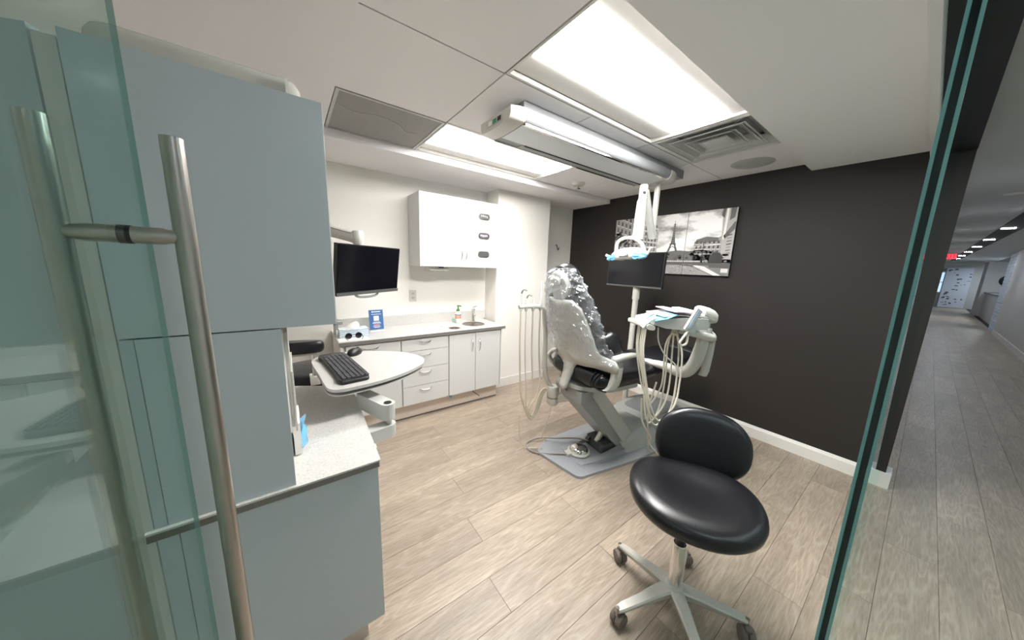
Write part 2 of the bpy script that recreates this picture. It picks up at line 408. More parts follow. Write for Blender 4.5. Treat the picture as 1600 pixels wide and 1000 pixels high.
# ------------------------------------------------------------------ floor (planks are parts)
fl = struct('floor', bx(XL-1.6, 34, -1.45, YB+.1, -.06, -.009), M['gap'], org=(0, 0, 0))
PW, PL, G = .18, 1.22, .0004
def plank_bm(x0, x1, y0, y1):
    b = B(); x0 += G; x1 -= G; y0 += G; y1 -= G; e = .0007
    lo = [b.verts.new(p) for p in ((x0,y0,-.009),(x1,y0,-.009),(x1,y1,-.009),(x0,y1,-.009))]
    mi = [b.verts.new(p) for p in ((x0,y0,-.0012),(x1,y0,-.0012),(x1,y1,-.0012),(x0,y1,-.0012))]
    hi = [b.verts.new(p) for p in ((x0+e,y0+e,0),(x1-e,y0+e,0),(x1-e,y1-e,0),(x0+e,y1-e,0))]
    b.faces.new(hi)
    for A, Q in ((lo, mi), (mi, hi)):
        for k in range(4): b.faces.new((A[k], A[(k+1) % 4], Q[(k+1) % 4], Q[k]))
    return b
proto = {}
y = -1.36+.02; row = 0
stuffb = B()
while y < YB:
    xs = XL-1.5 if y < -.05 else XL
    xe = 34 if y < -.05 else XD
    x = xs-((row*.47) % 1)*PL
    while x < xe:
        x0, x1 = max(x, xs), min(x+PL, xe); y1 = min(y+PW, YB)
        if x1-x0 > .02 and x1 > -.2 or y > 0:
            if x0 < 9.5 and x1-x0 > .02:
                k = (round(x1-x0, 3), round(y1-y, 3))
                if k in proto:
                    o = proto[k].copy(); COL.objects.link(o); o.parent = fl
                else:
                    o = obj('plank', plank_bm(0, x1-x0, 0, y1-y), M['oak'], fl, org=(0, 0, 0)); proto[k] = o
                o.location = (x0, y, 0)
            elif x1-x0 > .02:
                box(stuffb, x0+G, x1-G, y+G, y1-G, -.009, 0)
        x += PL
    y += PW; row += 1
tag(obj('distant_planks', stuffb, M['oak'], fl, org=(0, 0, 0)), kind='stuff')

# ------------------------------------------------------------------ walls
struct('wall_back', bx(XL-.1, XD+.1, YB, YB+.1, 0, 2.6), M['wall'])
struct('wall_back_projection', bx(1.885, 2.64, 2.88, YB, 0, 2.25), M['wall'])
struct('wall_right', bx(XD, XD+.12, YF, YB, 0, 2.6), M['dark'])
struct('wall_left', bx(XL-.1, XL, .08, YB, 0, 2.6), M['wall'])
struct('wall_corridor_left', bx(XD+.12, 26, -.018, .06, 0, 2.6), M['corrwall'])
struct('wall_front', bx(XL-1.5, -.26, -.04, .08, 0, 2.6), M['wall'])
struct('baseboard_right', prism(B(), [(XD, 0, 0), (XD-.016, 0, 0), (XD-.016, 0, .085), (XD-.011, 0, .094), (XD-.006, 0, .106), (XD, 0, .108)], (0, YB, 0)), M['trimw'])
struct('baseboard_back', bx(2.64, XD-.016, YB-.015, YB, 0, .105), M['trimw'], bevel=.003)
struct('baseboard_back_projection', bx(1.885, 2.655, 2.865, 2.88, 0, .105), M['trimw'], bevel=.003)
tag(struct('trim_1', bx(XD-.018, XD+.13, -.056, .0, 0, .11), M['trimw'], bevel=.003), kind='structure')

# ------------------------------------------------------------------ ceiling: slab, tiles as parts, bulkheads
R1, R2, R3, R4 = .68, 1.285, 1.915, 2.505
CX = [.26, .857, 2.06, 2.655, XD]
ce = struct('ceiling', bx(XL-.1, XD, .0, YB, ZC+.12, ZC+.16), M['ceil'], org=(0, 0, 0))
def ctile(x0, x1, y0, y1, m=None, name='ceiling_tile', e=.0035):
    return obj(name, bx(x0+e, x1-e, y0+e, y1-e, ZC, ZC+.02), m or M['tile'], ce, bevel=.002, seg=1)
obj('grid_backing', bx(CX[0], XD, R1, R4, ZC+.10, ZC+.115), M['gap'], ce)
gb = B()                                  # thin dark reveal behind the joints
for yy in (R1, R2, R3, R4): box(gb, CX[0], XD, yy-.006, yy+.006, ZC+.006, ZC+.012)
for xx in (CX[1], CX[2], CX[3]): box(gb, xx-.006, xx+.006, R1, R4, ZC+.0065, ZC+.0125)
box(gb, 1.454, 1.466, R2, R3, ZC+.0065, ZC+.0125)
obj('joint_reveal', gb, M['gap'], ce)
obj('plaster_margin', bx(XL, CX[0], R1, R4, ZC, ZC+.02), M['tile'], ce)
for q in ((R1, R2), (R2, R3)): obj('ceiling_tile', bx(CX[0], CX[1]-.0035, q[0]+.0035, q[1]-.0035, ZC, ZC+.02), M['tile'], ce)
ctile(CX[3], CX[4], R1, R2)
ctile(CX[1], 1.46, R2, R3); ctile(1.46, CX[2], R2, R3); ctile(CX[2], CX[3], R2, R3); ctile(CX[3], CX[4], R2, R3)
ctile(CX[2], CX[3], R3, R4); ctile(CX[3], CX[4], R3, R4)
struct('trim_2', bx(XL, XD, R4+.002, YB, 2.25, 2.5), M['ceil'])             # bulkhead over the counter
struct('trim_3', bx(XL, XD, .125, R1, 2.247, 2.5), M['ceil'])               # bulkhead inside the glass front
struct('trim_4', bx(XL, XD, .10, .125, 2.16, 2.34), M['trimw'])             # drywall bead above the glass
struct('trim_5', bx(XL, XD+.12, -.03, .10, 2.26, 2.6), M['blackh'])          # black header over the glass front
struct('trim_6', bx(XL, XD, -.032, .0995, 2.215, 2.26), M['blackh'])
# corridor shell
struct('ceiling_corridor', bx(XL-1.6, 34, -1.45, -.032, 2.35, 2.45), M['corrceil'])
struct('wall_corridor_right', bx(XL-1.6, 16.5, -1.42, -1.29, 0, 2.45), M['corrwall'])
struct('wall_corridor_near_end', bx(XL-1.7, XL-1.6, -1.42, 0, 0, 2.45), M['corrwall'])
struct('baseboard_corridor', bx(XL-1.6, 16.5, -1.29, -1.275, 0, .12), M['trimw'], bevel=.003)

# ------------------------------------------------------------------ ceiling lights
def troffer(x0, x1, y0, y1, l0, l1, lm, label):
    e = .004
    t = empty('ceiling_light', ((x0+x1)/2, (y0+y1)/2, ZC), label, 'ceiling light', 'recessed ceiling lights')
    b = B()                                       # frame: thin white rim
    box(b, x0+e, x1-e, y0+e, y0+.016, ZC, ZC+.02); box(b, x0+e, x1-e, y1-.016, y1-e, ZC, ZC+.02)
    box(b, x0+e, x0+.016, y0+.016, y1-.016, ZC, ZC+.02); box(b, x1-.016, x1-e, y0+.016, y1-.016, ZC, ZC+.02)
    obj('frame', b, M['trimw'], t)
    for (a, c) in ((y0+.016, l0), (y1-.016, l1)):      # shallow pans curving up from the flush lens to the rim
        n = 7; rings = []
        for i in range(n+1):
            s = i/n; rings.append((c+(a-c)*s, ZC+.0125+.012*s*s*s))
        b = B()
        prof = [(x0+.016, yy, zz) for yy, zz in rings]+[(x0+.016, yy, zz+.01) for yy, zz in rings[::-1]]
        prism(b, prof, (x1-x0-.032, 0, 0)); obj('side_pan', b, M['pan'], t, smooth=True)
    for xa, xb in ((x0+.006, x0+.016), (x1-.016, x1-.006)):
        obj('end_plate', bx(xa, xb, y0+.006, y1-.006, ZC+.018, ZC+.09), M['pan'], t)
    b = bx(x0+.018, x1-.018, l0, l1, ZC+.006, ZC+.0135)
    obj('lens', b, M[lm], t)
    return t
troffer(CX[1], CX[2], R1, R2, .82, 1.11, 'lens', 'large recessed ceiling light beside the square air vent')
troffer(CX[1], CX[2], R3, R4, 1.99, 2.33, 'lens2', 'recessed ceiling light beside the grey perforated panel, over the white cabinets')

g = empty('return_air_grille', (.558, 2.21, ZC), 'grey perforated square return grille in ceiling above tall grey cabinet', 'air grille')
b = B(); x0, x1, y0, y1 = CX[0], CX[1], R3, R4
for q in ((x0+.004, x1-.004, y0+.004, y0+.02), (x0+.004, x1-.004, y1-.02, y1-.004), (x0+.004, x0+.02, y0+.02, y1-.02), (x1-.02, x1-.004, y0+.02, y1-.02)): box(b, *q, ZC-.003, ZC+.012)
obj('frame', b, M['gplas'], g); obj('perforated_panel', bx(x0+.018, x1-.018, y0+.018, y1-.018, ZC+.001, ZC+.008), M['perf'], g)
b = tube(B(), [(x0+.03, 2.09, ZC-.002), (x0+.12, 2.14, ZC-.003), (x0+.25, 2.10, ZC-.002), (x0+.36, 2.13, ZC-.004), (x0+.44, 2.22, ZC-.002), (x0+.50, 2.2, ZC-.002)], .0016, 6)
obj('loose_thread', b, M['gplas'], g)

v = empty('air_vent', (2.357, .98, ZC), 'square ceiling diffuser with nested louvres beside the large light', 'air vent')
x0, x1, y0, y1 = CX[2]+.004, CX[3]-.004, R1+.004, R2-.004
def sqring(b, i, w, za, zb):
    a = (x0+i, x1-i, y0+i, y1-i); c = (x0+i+w, x1-i-w, y0+i+w, y1-i-w); th = .003
    def rect(q, z): return [(q[0], q[2], z), (q[1], q[2], z), (q[1], q[3], z), (q[0], q[3], z)]
    loft(b, [rect(a, za), rect(c, zb), rect(c, zb+th), rect(a, za+th), rect(a, za)], cap=False)
obj('frame', (lambda b: (sqring(b, 0, .03, ZC, ZC), b)[1])(B()), M['trimw'], v)
for i, w in ((.03, .070), (.102, .068), (.172, .058)):
    b = B(); sqring(b, i, w, ZC+.004 if i == .03 else ZC-.004, ZC+.045); sqring(b, i+w*.72, .010, ZC-.006, ZC-.004); obj('louvre', b, M['gplas'], v)
obj('louvre', bx(x0+.225, x1-.225, y0+.225, y1-.225, ZC-.004, ZC+.006), M['gplas'], v, bevel=.003)
obj('cross_bar', rod(B(), (x0+.05, y0+.05, ZC+.035), (x1-.05, y1-.05, ZC+.035), .006, 8), M['gplas'], v)
obj('duct_box', bx(x0+.01, x1-.01, y0+.01, y1-.01, ZC+.06, ZC+.065), M['gplas'], v)

s = empty('ceiling_speaker', (2.98, .97, ZC), 'round flush ceiling speaker cover near the dark wall', 'speaker')
obj('grille', lathe(B(), (2.98, .97, ZC), [(.002, -.010), (.08, -.009), (.125, -.006), (.14, -.001), (.14, .002)], 40), M['gplas'], s, smooth=True)
for k in range(7):
    a = k*2.4; r = .03+.013*k; obj('screw', lathe(B(), (2.98+r*math.cos(a), .97+r*math.sin(a), ZC-.0095), [(.003, -.002), (.003, .004)], 8), M['white'], s)
d = empty('sprinkler_head', (2.46, 2.28, ZC), 'small round white sprinkler on ceiling tile past the second light', 'sprinkler')
obj('cover_ring', lathe(B(), (2.46, 2.28, ZC), [(.02, -.032), (.05, -.026), (.066, -.006), (.068, 0), (.068, .002)], 28), M['wplas'], d, smooth=True)
obj('deflector', lathe(B(), (2.46, 2.28, ZC), [(.012, -.055), (.022, -.052), (.010, -.045), (.008, -.03)], 16), M['chrome'], d, smooth=True)

# ------------------------------------------------------------------ glass door (open) and fixed glass
DX = -.19
dr = empty('door_1', (DX, .0, 0), 'glass door', 'door'); del dr['label']; del dr['category']; dr['kind'] = 'structure'
obj('glass_pane', bx(DX-.004, DX+.004, -.02, .807, .012, 2.2), M['glass'], dr)
obj('glass_edge', bx(DX-.0038, DX+.0038, .8072, .8078, .012, 2.2), M['arris'], dr)
HY = .715; HZ0, HZ1 = .40, 1.622
for sx in (-.062, .062):
    h = rod(B(), (DX+sx, HY, HZ0), (DX+sx, HY, HZ1), .0134, 24)
    hh = obj('pull_handle', h, M['steel'], dr, smooth=True, bevel=.0015)
    for z in (.58, 1.475):
        sg = 1 if sx > 0 else -1
        obj('standoff', lathe(B(), (DX+sg*.0065, HY, z), [(.0125, 0), (.0125, sg*.030), (.0105, sg*.038), (.0105, sg*.05)], 20, 'x'), M['steel'], hh, smooth=True)
for z in (.58, 1.475):
    obj('gasket', lathe(B(), (DX-.0065, HY, z), [(.0135, 0), (.0135, .013)], 20, 'x'), M['blackp'], dr)
wn = empty('window_1', (2, 0, 0), 'x', 'x'); del wn['label']; del wn['category']; wn['kind'] = 'structure'
XG = .60
def yg(z): return .0126*(z-1.0)/1.0+.0105       # pane leans a hair out of plumb
def gl(y0, y1, x0, x1, m, name, z0=.012, z1=2.24):
    b = B(); loft(b, [[(x0, y0+yg(z), z), (x1, y0+yg(z), z), (x1, y1+yg(z), z), (x0, y1+yg(z), z)] for z in (z0, z1)])
    return obj(name, b, m, wn)
gl(-.0062, .0062, XG+.004, XD-.002, M['clear'], 'glass_pane')
gl(-.0030, .0030, XG, XG+.0035, M['dteal'], 'polished_edge')
gl(.0032, .0064, XG+.0002, XG+.0038, M['teal'], 'arris'); gl(-.0064, -.0032, XG+.0002, XG+.0038, M['teal'], 'arris')

# ------------------------------------------------------------------ grey cabinets and desk by the door
t = empty('grey_wall_cabinet', (-.1, 1.2, 1.26), 'tall glossy grey upper cabinet unit hanging above the desk by the glass door', 'cabinet')
obj('body', bx(-.312, .102, 1.052, 1.40, 1.262, 1.854), M['greyside'], t)
obj('front_panel', bx(-.315, .105, 1.033, 1.051, 1.258, 1.857), M['grey'], t, bevel=.0012)
obj('edge_band', bx(.105, .1075, 1.034, 1.052, 1.258, 1.857), M['white'], t)
t = empty('grey_desk_cabinet', (-.16, 1.2, .772), 'narrow glossy grey cabinet standing on the desk counter beneath the upper cabinet', 'cabinet')
obj('body', bx(-.312, -.032, 1.052, 1.40, .773, 1.254), M['greyside'], t)
obj('front_panel', bx(-.291, -.028, 1.033, 1.051, .7725, 1.2545), M['grey'], t, bevel=.0012)
obj('filler_strip', bx(-.315, -.2935, 1.035, 1.051, .7725, 1.2545), M['grey'], t, bevel=.001)
t = empty('grey_base_cabinet', (-.05, 1.2, 0), 'grey end panel of the desk standing on a recessed plinth by the door', 'cabinet')
obj('end_panel', bx(-.275, .204, 1.035, 1.055, .105, .744), M['grey'], t, bevel=.0012)
obj('filler_strip', bx(-.315, -.278, 1.037, 1.055, .105, .744), M['grey'], t, bevel=.001)
obj('body', bx(-.312, .195, 1.056, 1.62, .105, .744), M['greyside'], t)
obj('plinth', bx(-.312, .150, 1.075, 1.60, 0, .104), M['kick'], t)
dk = empty('desk_worktop', (-.05, 1.4, .745), 'grey speckled quartz desk counter under the keyboard arm', 'worktop')
poly = rpoly([(-.33, 1.022), (.211, 1.022), (.232, 1.66), (.19, 1.80), (-.03, 1.93), (-.33, 1.95)], [.003, .008, .06, .08, .05, .01])
b = prism(B(), [(x, y, .746) for x, y in poly], (0, 0, .026)); obj('slab', b, [M['quartz']], dk, bevel=.002, seg=1)
b = B(); box(b, -.328, .2055, 1.0214, 1.0219, .7475, .7665); obj('front_edge', b, M['qedge'], dk)
t = empty('storage_box', (-.06, 1.2, 1.857), 'frosted clear plastic tray lying on top of the tall grey cabinet', 'box')
b = B(); loft(b, [[(x, y, z) for x, y in rpoly([(-.30+k, 1.06+k), (.065-k, 1.06+k), (.065-k, 1.36-k), (-.30+k, 1.36-k)], .03)] for z, k in ((1.858, 0), (1.885, 0.002), (1.902, .010), (1.909, .02))])
obj('tray', b, M['frost'], t, smooth=True)
obj('lid_clip', bx(.03, .036, 1.053, 1.062, 1.862, 1.90), M['white'], t)

t = empty('grey_tall_panel', (-.36, 1.06, 0), 'tall grey panel left of the grey cabinets, seen through the glass door', 'panel')
obj('panel', prism(B(), [(-.352, 1.044, .004), (-.958, 1.299, .004), (-.950, 1.318, .004), (-.344, 1.063, .004)], (0, 0, 1.85)), M['grey'], t, bevel=.001)
obj('edge_strip', bx(-.345, -.3175, 1.034, 1.043, .004, 1.84), M['greyside'], t)

# wall-hung things on the side of the desk cabinet
t = empty('leaflet_holder', (-.02, 1.25, .9), 'white leaflet holder fixed to the side of the narrow desk cabinet', 'holder')
obj('back_plate', bx(-.031, -.026, 1.12, 1.38, .90, 1.235), M['white'], t)
obj('leaflet', bx(-.0255, -.017, 1.13, 1.37, .915, 1.225), M['gplas'], t, bevel=.001)
obj('front_lip', bx(-.016, -.012, 1.125, 1.375, .90, 1.10), M['frost'], t)
t = empty('glove_dispenser', (-.01, 1.3, .773), 'white box with pale blue gloves poking out beside the narrow grey cabinet', 'glove box')
obj('carton', bx(-.026, -.006, 1.20, 1.36, .775, .89), M['white'], t, bevel=.003)
b = B(); random.seed(3)
loft(b, [[(-.005+.022*math.sin(PI*i/5)*abs(math.cos(.5+a*1.7)), 1.20+.02*i+.006*math.sin(a*3), .79+.055*(1+math.sin(a))*(.6+.4*math.sin(PI*i/5))) for a in [2*PI*k/10 for k in range(10)]] for i in range(6)])
obj('gloves', b, M['blue'], t, smooth=True)

# ------------------------------------------------------------------ keyboard tray on an articulated arm, keyboard, mouse
t = empty('keyboard_tray', (.227, 1.55, .78), 'white rounded keyboard tray on a jointed grey arm clamped to the desk', 'keyboard tray')
ZT = .92
pl = crom([(p[0], p[1], ZT) for p in ((.070, 1.86), (.066, 1.76), (.080, 1.60), (.090, 1.46), (.102, 1.395), (.140, 1.366), (.207, 1.369), (.316, 1.39), (.413, 1.429), (.493, 1.48), (.555, 1.54), (.580, 1.646), (.520, 1.783), (.398, 1.875), (.254, 1.935), (.13, 1.935))], 5, True)
b = prism(B(), [p-Vector((0, 0, .014)) for p in pl], (0, 0, .014)); obj('tray_board', b, M['traym'], t, bevel=.003)
b = prism(B(), [Vector((.3, 1.7, 0))+(p-Vector((.3, 1.7, 0)))*.985-Vector((0, 0, .019)) for p in pl], (0, 0, .0045)); obj('edge_trim', b, M['traym'], t)
PJ = Vector((.245, 1.49, 0)); QJ = Vector((.310, 1.314, 0)); KJ = Vector((.2285, 1.30, 0))
obj('swivel_post', lathe(B(), (PJ.x, PJ.y, 0), [(.016, .84), (.016, .901)], 16), M['steel'], t)
def linkbar(b, A, C_, w, z0, z1):
    d = (C_-A).normalized(); n = Vector((-d.y, d.x, 0)); pts = []
    a0 = math.atan2(n.y, n.x)
    for k in range(9): a = a0+PI*k/8; pts.append(A+Vector((math.cos(a), math.sin(a), 0))*w)
    for k in range(9): a = a0+PI+PI*k/8; pts.append(C_+Vector((math.cos(a), math.sin(a), 0))*w)
    return prism(b, [(p.x, p.y, z0) for p in pts], (0, 0, z1-z0))
obj('upper_link', linkbar(B(), PJ, QJ, .030, .768, .84), M['gplas'], t, bevel=.004)
obj('joint_cap', lathe(B(), (QJ.x, QJ.y, 0), [(.016, .838), (.016, .842)], 20), M['blackp'], t)
obj('lower_link', linkbar(B(), KJ, QJ, .030, .690, .744), M['gplas'], t, bevel=.004)
obj('joint_pin', lathe(B(), (QJ.x, QJ.y, 0), [(.014, .74), (.014, .77)], 12), M['steel'], t)
obj('desk_clamp', bx(.206, .245, 1.24, 1.34, .66, .6885), M['wplas'], t, bevel=.006)

kb = empty('keyboard', (.165, 1.63, ZT), 'black computer keyboard lying across the left side of the white tray', 'keyboard')
A = Vector((.139, 1.405)); Bq = Vector((.088, 1.882)); Cq = Vector((.268, 1.449)); ex = (Bq-A).normalized(); ey = Vector((ex.y, -ex.x))
KL, KW = .475, .135
def TK(p): q = A+ex*p.x+ey*p.y; return Vector((q.x, q.y, ZT+.001+p.z))
b = B(); prof = rpoly([(0, .012), (.035, 0), (.09, .010), (.38, .010), (.43, 0), (KL, .012), (KL, KW-.012), (.40, KW), (.06, KW), (0, KW-.012)], .012, 3)
loft(b, [[(x+(KL/2-x)*k, y+(KW/2-y)*k*2, z) for x, y in prof] for z, k in ((0, .01), (.004, 0), (.012, 0), (.017, .015))], T=TK)
obj('case', b, M['kcase'], kb)
b = B()
rows = [(.028, 14), (.047, 15), (.066, 15), (.085, 15), (.104, 15), (.122, 16)]
for yy, n in rows:
    x = .022
    for k in range(n+5):
        w = .0165
        if yy == .028 and 5 <= k <= 9: w = .0185
        if x+w > KL-.018: break
        box(b, x+.0008, x+w-.0012, yy-.007, yy+.0065, .0165, .0215, T=TK); x += w+.0032
        if k in (14, 17): x += .006
tag(obj('keys', b, M['key'], kb), kind='stuff')
ms = empty('computer_mouse', (.30, 1.97, ZT), 'black oval computer mouse on the white keyboard tray', 'mouse')
def mouse():
    b = B(); c = Vector((.272, 1.865, ZT+.001)); d = Vector((.62, .78, 0)).normalized(); n = Vector((-d.y, d.x, 0)); rings = []
    for z, k in ((0, .92), (.006, 1), (.018, .95), (.028, .78), (.034, .5), (.037, .18)):
        rings.append([c+d*(p*.054*k-.006*(1-k))+n*(q*.031*k)+Vector((0, 0, z)) for p, q in sell(24, 1, 1, 2.2)])
    return loft(b, rings)
obj('shell', mouse(), M['blackp'], ms, smooth='all')
obj('wheel', lathe(B(), (.293, 1.891, ZT+.031), [(.006, -.003), (.006, .003)], 12, 'y'), M['dplas'], ms)

# ------------------------------------------------------------------ assistant stool at the far left
st = empty('assistant_stool', (.06, 2.32, 0), 'black assistant stool with padded waist bar behind the desk', 'stool')
obj('seat', pad(B(), (.10, 2.34, .69), (1, 0, 0), (0, 1, 0), (0, 0, 1), .235, .21, .09, 2.4, dome=.012), M['black'], st, smooth='all')
obj('waist_bar', pad(B(), (-.01, 2.075, .945), (.98, -.17, 0), (.17, .98, 0), (0, 0, 1), .155, .045, .07, 2.4), M['black'], st, smooth='all')
obj('bar_plate', bx(-.12, .10, 2.055, 2.10, .895, .912), M['wplas'], st, bevel=.004)
obj('bar_post', rod(B(), (.085, 2.10, .70), (.085, 2.10, .90), .012, 14), M['chrome'], st, smooth=True)
obj('post_clamp', bx(.06, .11, 2.08, 2.16, .70, .75), M['wplas'], st, bevel=.006)
obj('gas_lift', rod(B(), (.10, 2.34, .12), (.10, 2.34, .65), .025, 16), M['chrome'], st, smooth=True)
def star(name, parent, c, R, th, mt, z=.085, w=.026):
    for k in range(5):
        a = math.radians(th+72*k); d = Vector((math.cos(a), math.sin(a), 0)); n = Vector((-d.y, d.x, 0)); rings = []
        for s, hw, zt, hh in ((.02, .030, .130, .040), (.10, .025, .120, .034), (R*.6, .021, .107, .028), (R*.9, .019, .095, .024), (R, .014, .088, .018)):
            p = Vector(c)+d*s; rings.append([p+n*hw+Vector((0, 0, zt-.006)), p+n*hw*.75+Vector((0, 0, zt)), p-n*hw*.75+Vector((0, 0, zt)), p-n*hw+Vector((0, 0, zt-.006)), p-n*hw*.7+Vector((0, 0, zt-hh)), p+n*hw*.7+Vector((0, 0, zt-hh))])
        lg = obj('leg', loft(B(), rings), mt, parent, smooth=True)
        p = Vector(c)+d*R
        cs = obj('caster', lathe(B(), (p.x, p.y, 0), [(.008, .05), (.008, .09)], 10), M['steel'], lg)
        ang = a+1.1+k*.7; q = Vector((math.cos(ang), math.sin(ang), 0)); b = B()
        for sg in (-1, 1):
            cc = p+q*.008*sg+Vector((-q.y, q.x, 0))*.012
            rings = []
            for r, h in ((.012, -.009), (.026, -.009), (.030, -.005), (.030, .005), (.026, .009), (.012, .009)):
                rings.append([cc+q*(h*1.3+sg*.005)+(Vector((-q.y, q.x, 0))*math.cos(t_)+Vector((0, 0, 1))*math.sin(t_))*r+Vector((0, 0, .0305)) for t_ in [2*PI*j/18 for j in range(18)]])
            loft(b, rings)
        cc = p+Vector((-q.y, q.x, 0))*.012; prism(b, [cc+q*.011*s1+Vector((-q.y, q.x, 0))*s2+Vector((0, 0, .052)) for s1, s2 in ((-1, -.018), (1, -.018), (1, .018), (-1, .018))], (0, 0, .012))
        obj('wheel', b, M['taupe'], lg, smooth=True)
star('b', st, (.10, 2.34, 0), .27, 20, M['stoolbase'])
obj('base_hub', lathe(B(), (.10, 2.34, 0), [(.04, .085), (.043, .1), (.04, .13), (.03, .14)], 20), M['stoolbase'], st, smooth=True)

# ------------------------------------------------------------------ foreground stool
fs = empty('operator_stool', (1.24, .44, 0), 'black oval-seated rolling stool in the foreground with curved backrest', 'stool')
c0 = Vector((1.24, .44, 0)); dv = Vector((.875, .484, 0)).normalized(); ev = Vector((-dv.y, dv.x, 0))
star('a', fs, c0, .27, 87, M['stoolbase'])
obj('base_hub', lathe(B(), (c0.x, c0.y, 0), [(.038, .085), (.042, .1), (.038, .13), (.028, .14)], 24), M['stoolbase'], fs, smooth=True)
obj('gas_lift', lathe(B(), (c0.x, c0.y, 0), [(.026, .10), (.026, .33), (.023, .335)], 24), M['chrome'], fs, smooth=True)
obj('piston', lathe(B(), (c0.x, c0.y, 0), [(.018, .33), (.018, .40), (.05, .41), (.05, .42)], 20), M['blackp'], fs, smooth=True)
def seat_bm():
    rings = []; n = 48
    C0 = Vector((1.290, .440, .518)); tilt = .05
    prof = [(.15, -.042), (.55, -.045), (.80, -.040), (.93, -.028), (.985, -.010), (1.0, .008), (.985, .024), (.94, .036), (.84, .045), (.68, .048), (.45, .046), (.2, .043)]
    for k, z in prof:
        r = []
        for p, q in sell(n, 1, 1, 2.25):
            X = p*.222*k; Y = q*.246*k
            dip = -.012*math.exp(-((X-.06)/.09)**2)*math.exp(-(Y/.16)**2) if z > 0 else 0
            zz = z+dip+.02*(abs(Y)/.26)**2*(1 if z > 0 else .6)
            r.append(C0+dv*X+ev*Y+Vector((0, 0, zz+tilt*X)))
        rings.append(r)
    return loft(B(), rings)
obj('seat', seat_bm(), M['black'], fs, smooth='all')
obj('seat_mechanism', bx(1.20, 1.33, .39, .50, .405, .432), M['blackp'], fs, bevel=.006)
def back_bm():
    rings = []; n = 44; C0 = Vector((1.520, .520, .652)); up = (Vector((0, 0, 1))+dv*.22).normalized(); fw = dv-up*(dv@up if False else dv.dot(up)); fw.normalize()
    for k, z in ((.2, -.032), (.6, -.033), (.86, -.028), (.96, -.016), (1, 0), (.96, .016), (.86, .028), (.6, .034), (.2, .036)):
        r = []
        for p, q in sell(n, 1, 1, 2.3):
            X = p*.195*k; Z = q*.165*k
            r.append(C0+ev*X+up*Z-fw*z-fw*(.9*X*X))
        rings.append(r)
    return loft(B(), rings)
obj('backrest', back_bm(), M['black'], fs, smooth='all')
obj('back_bar', tube(B(), [(1.32, .48, .418), (1.46, .558, .42), (1.565, .575, .46), (1.58, .575, .60)], .012, 10), M['blackp'], fs, smooth=True)

# ------------------------------------------------------------------ back counter and cabinets
YD = 2.635                 # door plane
def handle_h(b, xc, z, w=.10, y=YD-.019):
    tube(b, [(xc-w/2, y, z), (xc-w*.3, y-.022, z-.006), (xc, y-.028, z-.008), (xc+w*.3, y-.022, z-.006), (xc+w/2, y, z)], .005, 8, 5); return b
def handle_v(b, x, zc, w=.10, y=YD-.019):
    tube(b, [(x, y, zc+w/2), (x, y-.020, zc+w*.3), (x, y-.026, zc), (x, y-.020, zc-w*.3), (x, y, zc-w/2)], .005, 8, 5); return b
def unit(name, x0, x1, label):
    t = empty(name, ((x0+x1)/2, 2.85, 0), label, 'cabinet'); b = B()
    box(b, x0, x1, YD, YB-.01, .155, .78); obj('body', b, M['cabin'], t); return t
def front(t, n, x0, x1, z0, z1): return obj(n, bx(x0+.002, x1-.002, YD-.019, YD-.001, z0+.002, z1-.002), M['cab'], t, bevel=.0015, seg=1)
t = unit('file_cabinet', .30, .745, 'white base cabinet with one wide drawer at the left end of counter')
obj('side_panel', bx(.283, .299, YD-.02, YB-.02, .155, .78), M['cabin'], t)
f = front(t, 'drawer', .32, .743, .62, .775); obj('handle', handle_h(B(), .50, .745, .13), M['chrome'], f, smooth=True)
front(t, 'door', .32, .743, .16, .62)
t = unit('drawer_cabinet', .747, 1.186, 'white base cabinet with a stack of four drawers')
for z0, z1 in ((.665, .775), (.50, .665), (.335, .50), (.16, .335)):
    f = front(t, 'drawer', .749, 1.184, z0, z1); obj('handle', handle_h(B(), .958, z0+(z1-z0)*(.78 if z0 > .6 else .80), .115), M['chrome'], f, smooth=True)
t = unit('sink_cabinet', 1.188, 1.79, 'white base cabinet with two doors under the round sink')
f = front(t, 'door', 1.196, 1.483, .16, .775); obj('handle', handle_v(B(), 1.44, .645, .13), M['chrome'], f, smooth=True)
f = front(t, 'door', 1.485, 1.783, .16, .775); obj('handle', handle_v(B(), 1.525, .645, .13), M['chrome'], f, smooth=True)
obj('side_panel', bx(1.7905, 1.80, YD-.02, YB-.02, .155, .78), M['cabin'], t)
t = empty('counter_plinth', (1.05, 2.7, 0), 'metallic kick plate along the floor under white base cabinets', 'plinth')
obj('kick_plate', bx(.29, 1.795, 2.690, 2.70, .012, .153), M['kick'], t)
obj('gasket_strip', bx(.29, 1.795, 2.689, 2.70, 0, .011), M['dplas'], t)
obj('return_plate', bx(1.785, 1.795, 2.70, YB-.03, .0, .153), M['kick'], t)
